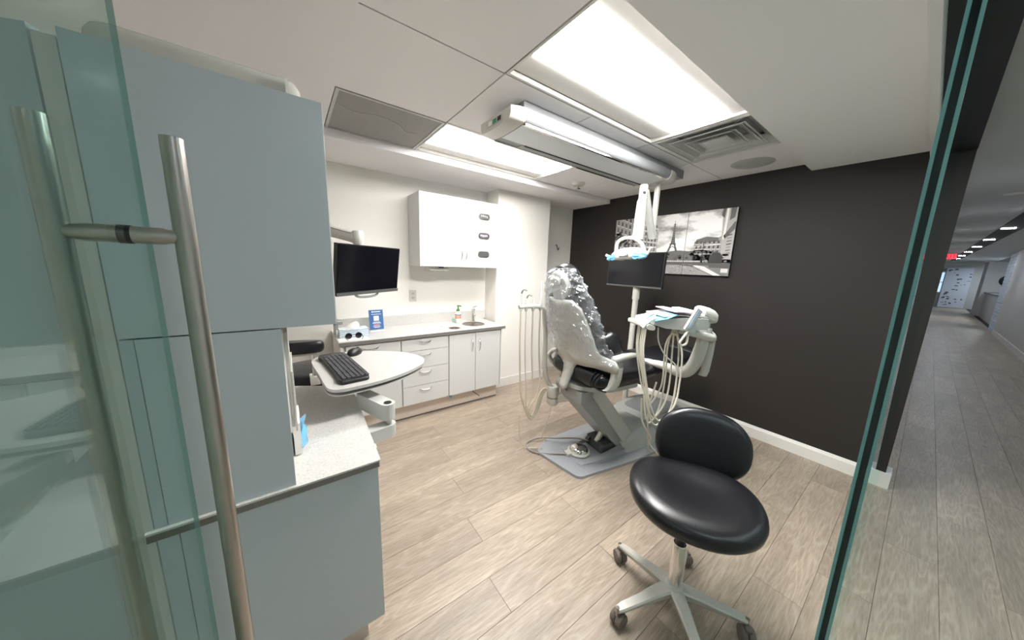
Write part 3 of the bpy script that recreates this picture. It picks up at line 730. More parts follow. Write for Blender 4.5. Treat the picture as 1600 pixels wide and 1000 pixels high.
# worktop with round holes for sink and waste chute
wt = empty('counter_worktop', (1.05, 2.85, .785), 'long grey quartz worktop with round sink cut-out along back wall', 'worktop')
def slab_with_holes(x0, x1, y0, y1, z0, z1, holes, n=32):
    b = B(); xs = [x0]
    segs = []
    hs = sorted(holes); cur = x0
    for (cx, cy, r) in hs:
        a, c = cx-r-.02, cx+r+.02
        box(b, cur, a, y0, y1, z0, z1)
        # square with circular hole
        ring = [(cx+r*math.cos(2*PI*k/n), cy+r*math.sin(2*PI*k/n)) for k in range(n)]
        def edge(px, py):
            dx, dy = px-cx, py-cy; ts = []
            if dx > 1e-9: ts.append((c-cx)/dx)
            if dx < -1e-9: ts.append((a-cx)/dx)
            if dy > 1e-9: ts.append((y1-cy)/dy)
            if dy < -1e-9: ts.append((y0-cy)/dy)
            k = min(ts); return (cx+dx*k, cy+dy*k)
        out = [edge(*p) for p in ring]
        corners = [(c, y1), (a, y1), (a, y0), (c, y0)]
        for k in range(n):
            k2 = (k+1) % n; o1, o2 = out[k], out[k2]; poly = [ring[k2], ring[k], o1]
            for q in corners:
                if (abs(o1[0]-q[0]) < 1e-6 or abs(o1[1]-q[1]) < 1e-6) and (abs(o2[0]-q[0]) < 1e-6 or abs(o2[1]-q[1]) < 1e-6) and not (abs(o1[0]-o2[0]) < 1e-6 or abs(o1[1]-o2[1]) < 1e-6): poly.append(q)
            poly.append(o2)
            b.faces.new([b.verts.new((*p, z1)) for p in poly]); b.faces.new([b.verts.new((*p, z0)) for p in poly[::-1]])
            b.faces.new([b.verts.new(p) for p in ((*ring[k], z0), (*ring[k2], z0), (*ring[k2], z1), (*ring[k], z1))])
        for p in ((a, c, y0, y0+.0005), (a, c, y1-.0005, y1)): box(b, *p, z0, z1)
        cur = c
    box(b, cur, x1, y0, y1, z0, z1)
    bmesh.ops.remove_doubles(b, verts=b.verts, dist=1e-6)
    return b
SK = (1.575, 2.835, .118); HO = (1.302, 2.722, .058)
obj('slab', slab_with_holes(.275, 1.835, 2.60, YB-.002, .785, .815, [SK, HO]), M['quartz'], wt)
obj('front_edge', bx(.276, 1.834, 2.5993, 2.5999, .786, .8135), M['qedge'], wt)
obj('backsplash', bx(.33, 1.88, 3.10, YB-.001, .8155, .915), M['quartz'], wt, bevel=.002, seg=1)
sk = empty('sink', (SK[0], SK[1], .74), 'small round stainless sink set into the grey worktop', 'sink')
obj('basin', lathe(B(), (SK[0], SK[1], 0), [(.121, .8155), (.121, .8175), (.112, .8175), (.106, .80), (.10, .745), (.05, .735), (.02, .733)], 36), M['sinkm'], sk, smooth=True)
wc = empty('waste_chute', (HO[0], HO[1], .8), 'small round steel waste opening in worktop in front of white lid', 'chute')
obj('ring', lathe(B(), (HO[0], HO[1], 0), [(.056, .74), (.056, .8155), (.062, .8155), (.062, .8175), (.05, .8175), (.05, .74)], 28), M['steel'], wc, smooth=True)
obj('shaft', lathe(B(), (HO[0], HO[1], 0), [(.045, .738), (.045, .742)], 20), M['blackp'], wc)
wl = empty('round_lid', (1.30, 2.90, .8155), 'flat white round lid lying on worktop left of the sink', 'lid')
obj('disc', lathe(B(), (1.30, 2.90, 0), [(.10, .8158), (.105, .819), (.10, .823), (.06, .825), (.01, .825)], 36), M['white'], wl, smooth=True)
fa = empty('faucet', (1.655, 2.985, .8155), 'chrome single-lever faucet behind the round sink', 'faucet')
obj('body', lathe(B(), (1.655, 2.985, 0), [(.026, .8158), (.026, .822), (.02, .826), (.019, .93), (.021, .935), (.021, .955), (.006, .962)], 20), M['chrome'], fa, smooth=True)
obj('spout', tube(B(), [(1.655, 2.975, .905), (1.64, 2.94, .918), (1.62, 2.895, .905), (1.618, 2.89, .892)], .011, 10), M['chrome'], fa, smooth=True)
obj('lever', tube(B(), [(1.655, 2.985, .955), (1.66, 2.985, .975), (1.69, 2.965, .985)], .006, 8), M['chrome'], fa, smooth=True)
sb = empty('soap_bottle', (1.455, 2.96, .8155), 'white soap bottle with green pump on the worktop', 'bottle')
obj('bottle', lathe(B(), (1.455, 2.96, 0), [(.028, .8158), (.032, .822), (.032, .90), (.028, .925), (.014, .94), (.013, .95)], 22), M['cream'], sb, smooth=True)
obj('label', lathe(B(), (1.455, 2.96, 0), [(.0325, .865), (.0325, .90)], 22), M['orange'], sb)
obj('label_mark', lathe(B(), (1.455, 2.96, 0), [(.0328, .902), (.0322, .912)], 22), M['bluebox'], sb)
p = obj('pump', lathe(B(), (1.455, 2.96, 0), [(.018, .945), (.018, .965), (.008, .97), (.006, .995), (.012, .998), (.012, 1.008)], 16), M['green'], sb, smooth=True)
obj('nozzle', rod(B(), (1.455, 2.96, 1.004), (1.478, 2.93, 1.0), .006, 8), M['green'], p)
cup = empty('glass_tumbler', (1.405, 2.95, .8155), 'small clear tumbler standing left of the soap bottle', 'cup')
obj('cup', lathe(B(), (1.405, 2.95, 0), [(.02, .8158), (.026, .87), (.024, .87), (.018, .82)], 18), M['clear'], cup, smooth=True)
br = empty('brochure', (.63, 2.95, .8155), 'blue leaflet in a clear stand on the worktop', 'leaflet')
def TB(p): return Vector((p.x, 2.94+(p.z-.8155)*.16+p.y, p.z))
obj('stand', box(B(), .562, .690, .003, .006, .8165, 1.0, T=TB), M['clear'], br)
obj('stand_foot', bx(.562, .690, 2.90, 2.955, .8156, .8180), M['white'], br)
obj('card', box(B(), .566, .686, -.001, .002, .826, 1.003, T=TB), M['bluebox'], br)
b = B()
for (x0, x1, z0, z1) in ((.604, .648, .905, .948), (.590, .600, .980, .992), (.603, .665, .983, .989), (.586, .672, .962, .965), (.598, .656, .890, .894), (.592, .664, .880, .884), (.596, .66, .850, .853), (.604, .65, .842, .845)): box(b, x0, x1, -.002, -.0012, z0, z1, T=TB)
obj('printed_marks', b, M['white'], br)
obj('printed_accent', box(B(), .600, .654, -.002, -.0012, .860, .869, T=TB), M['orange'], br)
tb = empty('tissue_box', (.42, 2.80, .8155), 'pale blue wave-patterned tissue box at left end of worktop', 'tissue box')
obj('carton', bx(.30, .515, 2.745, 2.86, .8158, .885), M['wave'], tb, bevel=.002)
b = B(); loft(b, [[(.40+.05*k*math.cos(a)*(1+.2*math.sin(3*a))+o_, 2.80+.018*k*math.sin(a), z) for a in [2*PI*j/14 for j in range(14)]] for z, k, o_ in ((.884, 1, 0), (.905, .9, .01), (.925, .6, .02), (.938, .2, .03))])
obj('tissue', b, M['white'], tb, smooth=True)
pp = tag(obj('paper_sheet', bx(.283, .50, 2.635, 2.74, .8156, .8166), M['white']), 'white paper sheet under the sunglasses at left end of worktop', 'paper')
sg = empty('sunglasses', (.39, 2.72, .817), 'dark round sunglasses lying on the paper sheet', 'sunglasses')
for sx in (-1, 1):
    b = lathe(B(), (.395+sx*.036, 2.70, .842), [(.004, -.001), (.022, -.002), (.025, 0), (.022, .002), (.004, .001)], 22, 'y'); obj('lens', b, M['screen'], sg, smooth=True)
    obj('temple', tube(B(), [(.395+sx*.062, 2.70, .846), (.395+sx*.064, 2.665, .835), (.395+sx*.05, 2.645, .820)], .0025, 6), M['blackp'], sg)
obj('bridge', tube(B(), [(.380, 2.70, .848), (.395, 2.698, .852), (.41, 2.70, .848)], .0025, 6), M['blackp'], sg)
gb_ = tag(obj('grey_bracket', (lambda b: (box(b, .278, .292, 2.90, 2.955, .8158, .925), box(b, .278, .345, 2.90, 2.955, .90, .925), b)[2])(B()), M['mplas'], bevel=.003), 'small grey metal bracket at the left end of the worktop by tissue box', 'bracket')
fp = empty('foot_lever', (1.5, 2.66, .1), 'thin foot lever hanging below the sink cabinet doors', 'lever')
obj('knob', lathe(B(), (1.475, 2.672, .140), [(.012, -.012), (.014, 0), (.012, .012)], 14, 'y'), M['steel'], fp, smooth=True)
obj('rod', rod(B(), (1.475, 2.665, .135), (1.555, 2.645, .068), .0045, 8), M['dplas'], fp)
tag(obj('blue_wipe', (lambda b: (loft(b, [[(1.215, 2.655, .140), (1.25, 2.655, .150), (1.25, 2.66, .151), (1.215, 2.66, .141)], [(1.216, 2.645, .136), (1.248, 2.642, .156), (1.248, 2.646, .157), (1.216, 2.65, .137)], [(1.222, 2.640, .118), (1.236, 2.638, .130), (1.236, 2.641, .131), (1.222, 2.643, .119)]]), b)[1])(B()), M['blue']), 'scrap of blue wipe caught under the sink cabinet door', 'wipe')

# upper cabinet
uc = empty('upper_cabinet', (1.42, 2.96, 1.415), 'white two-door wall cabinet with three oval dispenser openings', 'cabinet')
obj('body', bx(.99, 1.852, 2.822, YB-.001, 1.415, 2.075), M['cab'], uc)
obj('side_trim', bx(.99, 1.012, 2.80, 2.8215, 1.415, 2.075), M['cab'], uc, bevel=.001)
dl = obj('door', bx(1.014, 1.428, 2.80, 2.8215, 1.417, 2.073), M['cab'], uc, bevel=.0015, seg=1)
dd = obj('door', bx(1.431, 1.835, 2.80, 2.8215, 1.417, 2.073), M['cab'], uc, bevel=.0015, seg=1)
obj('side_trim', bx(1.837, 1.852, 2.80, 2.8215, 1.415, 2.075), M['cab'], uc, bevel=.001)
obj('handle', handle_v(B(), 1.405, 1.545, .125, 2.80), M['chrome'], dl, smooth=True)
obj('handle', handle_v(B(), 1.455, 1.545, .125, 2.80), M['chrome'], dd, smooth=True)
def stad(b, xc, zc, w, h, y0, y1, n=8):
    pts = [(xc-w/2+h/2+h/2*math.cos(a), zc+h/2*math.sin(a)) for a in [PI/2+PI*k/n for k in range(n+1)]]+[(xc+w/2-h/2+h/2*math.cos(a), zc+h/2*math.sin(a)) for a in [-PI/2+PI*k/n for k in range(n+1)]]
    return prism(b, [(x, y0, z) for x, z in pts], (0, y1-y0, 0))
for z, mm in ((1.93, 'mplas'), (1.74, 'lilac'), (1.555, 'dplas')):
    op = obj('dispenser_opening', stad(B(), 1.665, z, .135, .062, 2.794, 2.7995), M['steel'], dd, bevel=.002)
    op['label'] = 'steel-rimmed oval opening with boxes showing inside'
    b = stad(B(), 1.665, z, .120, .047, 2.7925, 2.7938); o2 = obj('opening', b, M['dplas'], dd)
    b = B(); random.seed(int(z*100))
    for k in range(4): box(b, 1.62+.022*k, 1.636+.022*k, 2.7905, 2.7922, z-.012+random.random()*.008, z+.006+random.random()*.01)
    obj('boxes_inside', b, M[mm], dd)
td = tag(obj('towel_dispenser', (lambda b: (box(b, 1.10, 1.30, 2.86, 2.99, 1.375, 1.4148), b)[1])(B()), M['wplas'], bevel=.006), 'slim white paper dispenser mounted under the wall cabinet', 'dispenser')
tag(obj('sensor_tab', bx(1.185, 1.235, 2.825, 2.84, 1.402, 1.4148), M['blackp']), 'small black tab on the underside of the wall cabinet', 'sensor')

# wall monitor on arm
wm = empty('wall_monitor', (.5, 2.72, 1.38), 'black wall-mounted monitor on a white arm above the worktop', 'monitor')
C0 = Vector((.452, 2.205, 1.387)); ax = Vector((math.cos(.62), math.sin(.62), 0)); an = Vector((math.sin(.62), -math.cos(.62), 0))
az = (Vector((0, 0, 1))*math.cos(.12)+an*math.sin(.12)).normalized(); an = ax.cross(az).normalized()
def TM(p): return C0+ax*p.x+az*p.z+an*p.y
obj('housing', box(B(), -.27, .27, -.030, -.004, -.157, .155, T=TM), M['blackp'], wm, bevel=.004)
obj('screen', box(B(), -.264, .264, -.0038, .0002, -.135, .150, T=TM), M['screen'], wm)
obj('chin_bezel', box(B(), -.27, .27, -.003, .004, -.158, -.138, T=TM), M['dplas'], wm, bevel=.002)
obj('grab_handle', tube(B(), [TM(Vector(p)) for p in ((-.115, -.02, -.155), (-.10, -.015, -.172), (-.05, -.012, -.180), (.03, -.012, -.180), (.075, -.015, -.172), (.09, -.02, -.155))], .008, 8), M['mplas'], wm, smooth=True)
wa = empty('monitor_arm', (.3, 3.0, 1.66), 'white jointed wall arm holding the black wall monitor', 'monitor arm')
AE = Vector((.405, 2.36, 1.60))
b = tube(B(), [AE+Vector((-.01, .01, .0)), AE+Vector((-.34, .30, .10))], .034, 12, 0, flat=1.2); obj('arm', b, M['wplas'], wa, smooth=True)
obj('arm_slot', tube(B(), [AE+Vector((-.045, -.008, .026)), AE+Vector((-.33, .252, .115))], .0022, 6, 0), M['dplas'], wa)
obj('arm', tube(B(), [AE+Vector((-.34, .30, .10)), (.05, 3.05, 1.74)], .034, 12, 0), M['wplas'], wa, smooth=True)
obj('elbow', lathe(B(), AE, [(.030, -.045), (.036, -.035), (.036, .035), (.030, .045)], 24), M['wplas'], wa, smooth=True)
obj('mount', tube(B(), [AE+Vector((0, 0, -.03)), AE+Vector((.035, -.03, -.12)), (.452, 2.275, 1.40)], .022, 10), M['wplas'], wa, smooth=True)
obj('wall_plate', bx(.02, .14, 2.90, YB-.001, 1.62, 1.86), M['wplas'], wa, bevel=.01)
ou = empty('wall_outlet', (1.02, 3.115, 1.108), 'white double power outlet on wall above the worktop', 'outlet')
obj('plate', bx(.985, 1.055, 3.112, YB-.0005, 1.05, 1.165), M['wplas'], ou, bevel=.003)
b = B()
for z in (1.085, 1.13): box(b, 1.005, 1.035, 3.1105, 3.112, z-.014, z+.014)
obj('socket', b, M['gplas'], ou)
b = B()
for z in (1.085, 1.13):
    for x in (1.013, 1.025): box(b, x, x+.003, 3.1098, 3.1105, z-.002, z+.009)
obj('slot', b, M['dplas'], ou)
hk = tag(obj('coat_hook', tube(B(), [(3.0, 3.117, 1.75), (3.0, 3.10, 1.745), (3.0, 3.08, 1.70), (3.0, 3.075, 1.685), (3.0, 3.06, 1.69), (3.0, 3.055, 1.715)], .006, 8), M['dplas'], smooth=True), 'dark metal coat hook on the white wall beside the dark wall', 'hook')

# ------------------------------------------------------------------ ceiling track and dental light
tr = empty('ceiling_track', (1.95, 1.52, 2.16), 'long pale aluminium ceiling track housing beside the large light', 'light track')
YT0, YT1 = 1.345, 1.685
def trprof(k=1.0, dz=0):
    ym = (YT0+YT1)/2; hw = (YT1-YT0)/2*k
    return [(ym+hw*s, z+dz) for s, z in ((-1, 2.235), (-1, 2.202), (-.95, 2.184), (-.86, 2.174), (-.4, 2.169), (0, 2.168), (.4, 2.169), (.86, 2.174), (.95, 2.184), (1, 2.202), (1, 2.235))]
b = B(); P0 = trprof(); loft(b, [[(x, y, z) for y, z in P0] for x in (1.04, 2.50)]); obj('housing', b, M['railgrey'], tr, smooth=True)
b = B(); loft(b, [[(x, y, z) for y, z in ((1.385, 2.1715), (1.45, 2.168), (1.515, 2.1665), (1.583, 2.167), (1.583, 2.174), (1.385, 2.174))] for x in (1.045, 2.495)]); obj('bottom_panel', b, M['alu'], tr, smooth=True)
obj('top_rail', bx(1.06, 2.8, 1.40, 1.63, 2.235, 2.2985), M['railgrey'], tr)
for a, c, k2 in ((1.04, .955, .86), (2.50, 2.72, .55)):
    b = B(); n = 6; rings = []
    for i in range(n+1):
        s = i/n; k = 1-(1-k2)*s*s; dz = (.015*s*s if c < 1 else .012*s*s)
        rings.append([(a+(c-a)*s, y, z+(2.235-z)*(1-k)*.6) for y, z in trprof(k)])
    obj('end_cap', loft(b, rings), M['wplas'], tr, smooth=True)
b = B(); box(b, 1.06, 2.50, 1.645, 1.650, 2.172, 2.181); obj('side_slot', bx(1.22, 2.5, 1.585, 1.592, 2.1625, 2.168), M['blackp'], tr)
obj('groove_strip', bx(1.2, 2.5, 1.594, 1.640, 2.168, 2.1735), M['mplas'], tr)
obj('edge_rail', bx(1.05, 2.5, 1.366, 1.384, 2.168, 2.176), M['chrome'], tr)
obj('edge_rail', bx(1.05, 2.5, 1.650, 1.668, 2.168, 2.176), M['chrome'], tr)
obj('end_rim', (lambda b: loft(b, [[(x, y, z-.004) for y, z in trprof(1.01)] for x in (2.495, 2.507)]))(B()), M['wplas'], tr)
dcl = obj('indicator_panel', bx(.9535, .956, 1.44, 1.60, 2.192, 2.222), M['gplas'], tr)
obj('switch', bx(.951, .9535, 1.50, 1.53, 2.197, 2.217), M['green2'], dcl); obj('switch', bx(.951, .9535, 1.455, 1.485, 2.197, 2.217), M['blackp'], dcl); obj('switch', bx(.951, .9535, 1.54, 1.575, 2.197, 2.217), M['white'], dcl)
lt = empty('dental_light', (2.25, 1.43, 1.56), 'white dental examination light on folding arms under ceiling track', 'dental light')
obj('drop_post', rod(B(), (2.55, 1.475, 1.79), (2.55, 1.475, 2.185), .023, 20), M['wplas'], lt, smooth=True)
obj('elbow', lathe(B(), (2.55, 1.475, 1.735), [(.024, -.02), (.030, -.01), (.030, .04), (.024, .056)], 18), M['wplas'], lt, smooth=True)
b = tube(B(), [(2.55, 1.475, 1.735), (2.31, 1.435, 2.06)], .030, 16, 0, flat=1.0); obj('spring_arm', b, M['gplas'], lt, smooth=True)
obj('arm_joint', lathe(B(), (2.27, 1.425, 2.06), [(.028, -.075), (.032, -.06), (.032, .03), (.026, .04)], 18), M['wplas'], lt, smooth=True)
obj('joint_screw', lathe(B(), (2.245, 1.40, 2.035), [(.010, -.008), (.010, .004)], 12, 'x'), M['blackp'], lt)
b = B(); loft(b, [[(2.26+dx*w, 1.425+dy*w+o_, z) for dx, dy in sell(16, 1, 1, 3)] for z, w, o_ in ((2.0, .022, 0), (1.975, .031, 0), (1.86, .036, 0), (1.74, .038, 0), (1.69, .042, .006))])
obj('drop_arm', b, M['wplas'], lt, smooth=True)
HC = Vector((2.23, 1.47, 1.575))
def TH(p): return HC+Vector((-p.y*.35+p.x*0, p.x, 0)).normalized()*0+Vector((p.y*.95, p.x, p.z-p.x*.06))
b = B(); rings = []
for z, k in ((-.045, .55), (-.042, .80), (-.030, .95), (-.012, 1), (.010, .96), (.030, .80), (.045, .52), (.05, .2)):
    rings.append([(p*.155*k, q*.085*k, z) for p, q in sell(32, 1, 1, 2.3)])
obj('head', loft(b, rings, T=TH), M['wplas'], lt, smooth='all')
b = tube(B(), [(-.14, -.01, -.01), (-.12, -.02, .06), (-.05, -.03, .115), (.04, -.03, .125), (.10, -.02, .10), (.115, -.01, .04), (.10, 0, -.005)], .014, 10, 6, T=TH); obj('yoke', b, M['wplas'], lt, smooth=True)
obj('reflector', lathe(B(), (HC.x, HC.y, HC.z-.048), [(.07, 0), (.065, .004), (.02, .006)], 24), M['chrome'], lt)
obj('front_window', box(B(), -.045, .035, -.0835, -.0795, -.028, -.006, T=TH), M['dplas'], lt)
for sx in (-1, 1):
    hb = B(); tube(hb, [(sx*.13, -.01, -.02), (sx*.165, -.02, -.015), (sx*.20, -.03, .005+.03*(sx < 0))], .011, 8, 5, T=TH)
    hd = obj('grip', hb, M['wplas'], lt, smooth=True)
    b = B(); rings = []
    for i in range(6):
        s = i/5; x = sx*(.085+.085*s); rings.append([(x, -.075+.03*s+.012*math.cos(a)+.004*math.sin(5*a+i), -.024+.022*math.sin(a)*(1+.25*math.sin(i*2.1))) for a in [2*PI*j/10 for j in range(10)]])
    obj('barrier_film', loft(b, rings, T=TH), M['blue'], hd)

# ------------------------------------------------------------------ artwork: three canvases with a printed street view
YA, YZ, Z0, Z1 = 2.36, 1.105, 1.425, 2.032; XA = 3.258
art = empty('wall_art', (XD-.02, 1.73, 1.72), 'black and white three-panel city street canvas with iron tower on the dark wall', 'picture')
def TA(p, q, x=0): return Vector((XA-x, YA+(YZ-YA)*p, Z0+(Z1-Z0)*q))
for k in range(3):
    p0, p1 = k/3+.0012, (k+1)/3-.0012; a, c = TA(p0, 0), TA(p1, 1)
    cv = obj('canvas', bx(XA, XD-.006, a.y, c.y, Z0, Z1), M['blackp'], art)
    obj('printed_sky', bx(XA-.0010, XA, a.y-.0006, c.y+.0006, Z0+.001, Z1-.001), M['skyp'], cv, org=(XA, 1.73, 1.72))
persp = False; polys = []          # (grey, depth, points) ; clipped to each canvas
def P_(v, d, *pts):
    if persp: pts = [(p_[0], .3+(p_[1]-.3)*(1.5-1.7*p_[0])) for p_ in pts]
    polys.append((v, d, pts))
def R_(v, d, p0, p1, q0, q1): P_(v, d, (p0, q0), (p1, q0), (p1, q1), (p0, q1))
rnd = random.Random(5)
# left block of facades, receding
P_(.60, 1, (0, .1), (.27, .22), (.27, 1), (0, 1)); P_(.72, 1, (.27, .25), (.43, .30), (.44, 1), (.27, 1))
persp = True
for i in range(6):
    for j in range(8):
        p = .02+.042*i; q = .34+.094*j; R_(.25+.12*rnd.random(), 2, p, p+.018, q, q+.055); R_(.85, 2, p-.004, p+.024, q-.012, q-.002)
for i in range(5):
    for j in range(6):
        p = .283+.03*i; q = .38+.10*j+.008*i; P_(.22+.2*rnd.random(), 2, (p, q), (p+.013, q+.003), (p+.013, q+.065), (p, q+.06)); P_(.93, 2, (p-.005, q-.022), (p+.024, q-.016), (p+.024, q-.004), (p-.005, q-.010))
for j in range(5): P_(.35, 2, (.27, .43+.12*j), (.435, .40+.135*j), (.435, .41+.135*j), (.27, .44+.12*j))
persp = False
for cx, cy, r in ((.03, .72, .05), (.07, .66, .06), (.05, .58, .055), (.11, .60, .05), (.14, .66, .045), (.13, .54, .045), (.02, .63, .04), (.20, .55, .03)):
    for _ in range(9):
        a = rnd.random()*6.28; rr = r*rnd.random(); x, y = cx+rr*math.cos(a)*.8, cy+rr*math.sin(a)*1.5; w = r*(.2+.25*rnd.random())
        P_(.10+.18*rnd.random(), 3, *[(x+w*.6*math.cos(t_)*(1+.3*math.sin(3*t_)), y+w*1.1*math.sin(t_)) for t_ in [2*PI*k/7 for k in range(7)]])
for p in (.055, .125, .20): R_(.12, 3, p, p+.006, .20, .60)
# horizon trees and ground
P_(.34, 1, (.36, .20), (1, .20), (1, .33), (.90, .36), (.80, .40), (.70, .38), (.62, .395), (.54, .38), (.46, .36), (.36, .38))
for k in range(60):
    x, y = .38+.6*rnd.random(), .22+.14*rnd.random(); w = .012+.012*rnd.random(); P_(.2+.35*rnd.random(), 2, (x-w, y), (x, y-w*1.2), (x+w, y), (x, y+w*1.6))
P_(.45, 1, (0, 0), (1, 0), (1, .21), (0, .21)); P_(.30, 2, (.3, .17), (1, .15), (1, .20), (.3, .21))
R_(.80, 3, .46, .82, .205, .228)
for k in range(26): R_(.25, 4, .462+.0138*k, .466+.0138*k, .20, .232)
P_(.56, 2, (.36, 0), (.88, 0), (.74, .13), (.62, .155), (.40, .14)); P_(.24, 3, (.74, .13), (.72, .145), (.60, .165), (.40, .15), (.40, .157), (.62, .175), (.76, .15))
P_(.88, 3, (.90, 0), (.95, 0), (.83, .135), (.76, .155), (.66, .17), (.66, .16), (.75, .14))
for k in range(70):
    x, y = .38+.42*rnd.random(), .005+.12*rnd.random(); P_(.30+.5*rnd.random(), 3, (x, y), (x+.014, y+.003), (x+.011, y+.010), (x-.003, y+.007))
# tower
tx = .567
P_(.30, 3, (tx-.004, .84), (tx+.004, .84), (tx+.0115, .60), (tx+.020, .50), (tx-.020, .50), (tx-.0115, .60))
R_(.22, 4, tx-.013, tx+.013, .585, .600); R_(.22, 4, tx-.026, tx+.026, .495, .512); R_(.25, 4, tx-.0015, tx+.0015, .83, .885); R_(.3, 4, tx-.006, tx+.006, .815, .835)
P_(.30, 3, (tx-.021, .50), (tx-.008, .50), (tx-.024, .385), (tx-.045, .37)); P_(.30, 3, (tx+.021, .50), (tx+.008, .50), (tx+.024, .385), (tx+.045, .37))
P_(.34, 3, (tx-.022, .435), (tx, .475), (tx+.022, .435), (tx+.019, .43), (tx, .462), (tx-.019, .43))
for k in range(8): z = .52+.035*k; R_(.62, 4, tx-.003, tx+.003, z, z+.012)
# right facades
P_(.58, 1, (.735, .20), (.735, .52), (.76, .56), (.90, .58), (.93, .62), (1, .66), (1, .20))
P_(.36, 2, (.735, .50), (.75, .56), (.82, .60), (.90, .58), (.90, .52))
for i in range(6):
    for j in range(3): p = .748+.03*i; q = .34+.075*j; R_(.2+.15*rnd.random(), 3, p, p+.013, q, q+.045); R_(.86, 3, p-.003, p+.021, q-.012, q-.004)
P_(.82, 3, (.735, .44), (.92, .47), (.92, .485), (.735, .452))
P_(.66, 2, (.93, .25), (.905, 1), (1, 1), (1, .25)); P_(.38, 3, (.93, .60), (.99, .80), (1, .80), (1, .70), (.94, .55)); P_(.92, 3, (.925, .55), (.93, 1), (.945, 1), (.94, .55)); P_(.34, 3, (.955, .82), (.955, 1), (.99, 1), (.985, .86)); P_(.3, 3, (.90, .9), (.905, 1), (.925, 1), (.92, .86))
for k in range(8): q = .28+.045*k; P_(.28+.3*rnd.random(), 3, (.955, q), (.985, q+.012), (.985, q+.03), (.955, q+.018))
P_(.16, 4, *[(.90+.045*math.cos(a), .27+.085*math.sin(a)) for a in [PI*k/10-.1 for k in range(11)]], (.855, .19), (.945, .19))
R_(.13, 4, .802, .807, .20, .52); R_(.13, 4, .798, .811, .20, .28); R_(.8, 4, .945, .99, .05, .11); R_(.32, 3, .86, 1, .12, .17)
def clip(pts, lo, hi):
    for s, lim in ((1, lo), (-1, hi)):
        out = []
        for i in range(len(pts)):
            a, c = pts[i-1], pts[i]; ia, ic = s*(a[0]-lim) >= 0, s*(c[0]-lim) >= 0
            if ia != ic: t_ = (lim-a[0])/(c[0]-a[0]); out.append((lim, a[1]+(c[1]-a[1])*t_))
            if ic: out.append(c)
        pts = out
        if len(pts) < 3: return []
    return pts
canv = [o for o in art.children if o.name.startswith('canvas')]
canv.sort(key=lambda o: -o.location.y)
for k, cv in enumerate(canv):
    lo, hi = k/3+.002, (k+1)/3-.002; b = B(); mats = []; idx = {}
    for v_, d_, pts in polys:
        q = clip([(min(max(p[0], .001), .999), min(max(p[1], .002), .998)) for p in pts], lo, hi)
        if len(q) < 3: continue
        g_ = gmat(min(.96, round((v_*.98+.05)*20)/20))
        if g_.name not in idx: idx[g_.name] = len(mats); mats.append(g_)
        try: b.faces.new([b.verts.new(TA(p, r, .0012+.0002*d_)) for p, r in q]).material_index = idx[g_.name]
        except Exception: pass
    obj('printed_street', b, mats, cv)
    if k == 1:
        obj('printed_red_car', bx(XA-.0026, XA-.0022, TA(.43, 0).y, TA(.455, 0).y, TA(0, .215).z, TA(0, .245).z), M['red'], cv)

# ------------------------------------------------------------------ dental chair
CA = math.radians(-8); CU = Vector((math.cos(CA), math.sin(CA), 0)); CV = Vector((-math.sin(CA), math.cos(CA), 0)); CO = Vector((1.75, 1.40, 0))
def T(p): return CO+CU*p[0]+CV*p[1]+Vector((0, 0, p[2]))
RT = math.radians(20)
def TBk(vv, s, off=0):      # point on the back plane: v, s up the back, off = towards the patient
    c = -.13-math.sin(RT)*s+math.cos(RT)*off; z = .80+math.cos(RT)*s+math.sin(RT)*off
    return T((c, vv, z))
ch = empty('dental_chair', CO, 'dental treatment chair with white back shell and black cushions in room centre', 'dental chair')
bp = rpoly([(-.30, .175), (-.20, -.215), (.33, -.245), (.62, -.235), (.80, -.16), (.88, .10), (.80, .28), (.30, .33), (-.14, .285)], [.04, .05, .05, .05, .1, .1, .1, .1, .06])
obj('base_plate', prism(B(), [(x, y, .001) for x, y in bp], (0, 0, .020), T=T), M['bplate'], ch, bevel=.005)
b = B()
for sgn, y0, y1 in ((1, .10, .17), (-1, -.10, -.16)):
    loft(b, [[(x, ya, .021), (x, yb, .021), (x, yb*.98+.0, z), (x, ya*1.05, z)] for x, ya, yb, z in ((-.10, y0*.8, y1*.75, .023), (.08, y0, y1, .045), (.30, y0, y1*1.05, .075))], T=T)
obj('base_rib', b, M['bplate'], ch)
b = B(); loft(b, [[(x, y0*k, .021), (x, y1*k, .021), (x, y1*k, z*.75), (x, y1*k*.82, z*.95), (x, (y0+y1)*k*.5, z), (x, y0*k*.82, z*.95), (x, y0*k, z*.75)] for x, y0, y1, z, k in ((.30, -.155, .215, .10, .9), (.36, -.16, .22, .17, 1), (.50, -.16, .22, .205, 1), (.66, -.15, .21, .17, 1), (.78, -.13, .19, .06, .9))], T=T)
obj('pump_cover', b, M['gplas'], ch, smooth=True)
b = prism(B(), [(-.135, -.105, .585), (.015, -.105, .585), (.06, -.105, .54), (.385, -.105, .135), (.36, -.105, .07), (.27, -.105, .07), (-.135, -.105, .50)], (0, .235, 0), T=T)
obj('lift_arm', b, M['mplas'], ch, bevel=.012)
b = prism(B(), [(-.02, -.128, .60), (.045, -.128, .585), (.43, -.128, .13), (.40, -.128, .065), (.345, -.128, .065), (-.035, -.128, .54)], (0, .022, 0), T=T)
obj('arm_side_cover', b, M['gplas'], ch, bevel=.006)
b = prism(B(), [(-.02, .132, .60), (.045, .132, .585), (.43, .132, .13), (.40, .132, .065), (.345, .132, .065), (-.035, .132, .54)], (0, .022, 0), T=T)
obj('arm_side_cover', b, M['gplas'], ch, bevel=.006)
b = box(B(), .15, .36, -.09, .10, .022, .10, T=T); box(b, .14, .16, -.10, .11, .022, .06, T=T); obj('pivot_housing', b, M['dplas'], ch, bevel=.006)
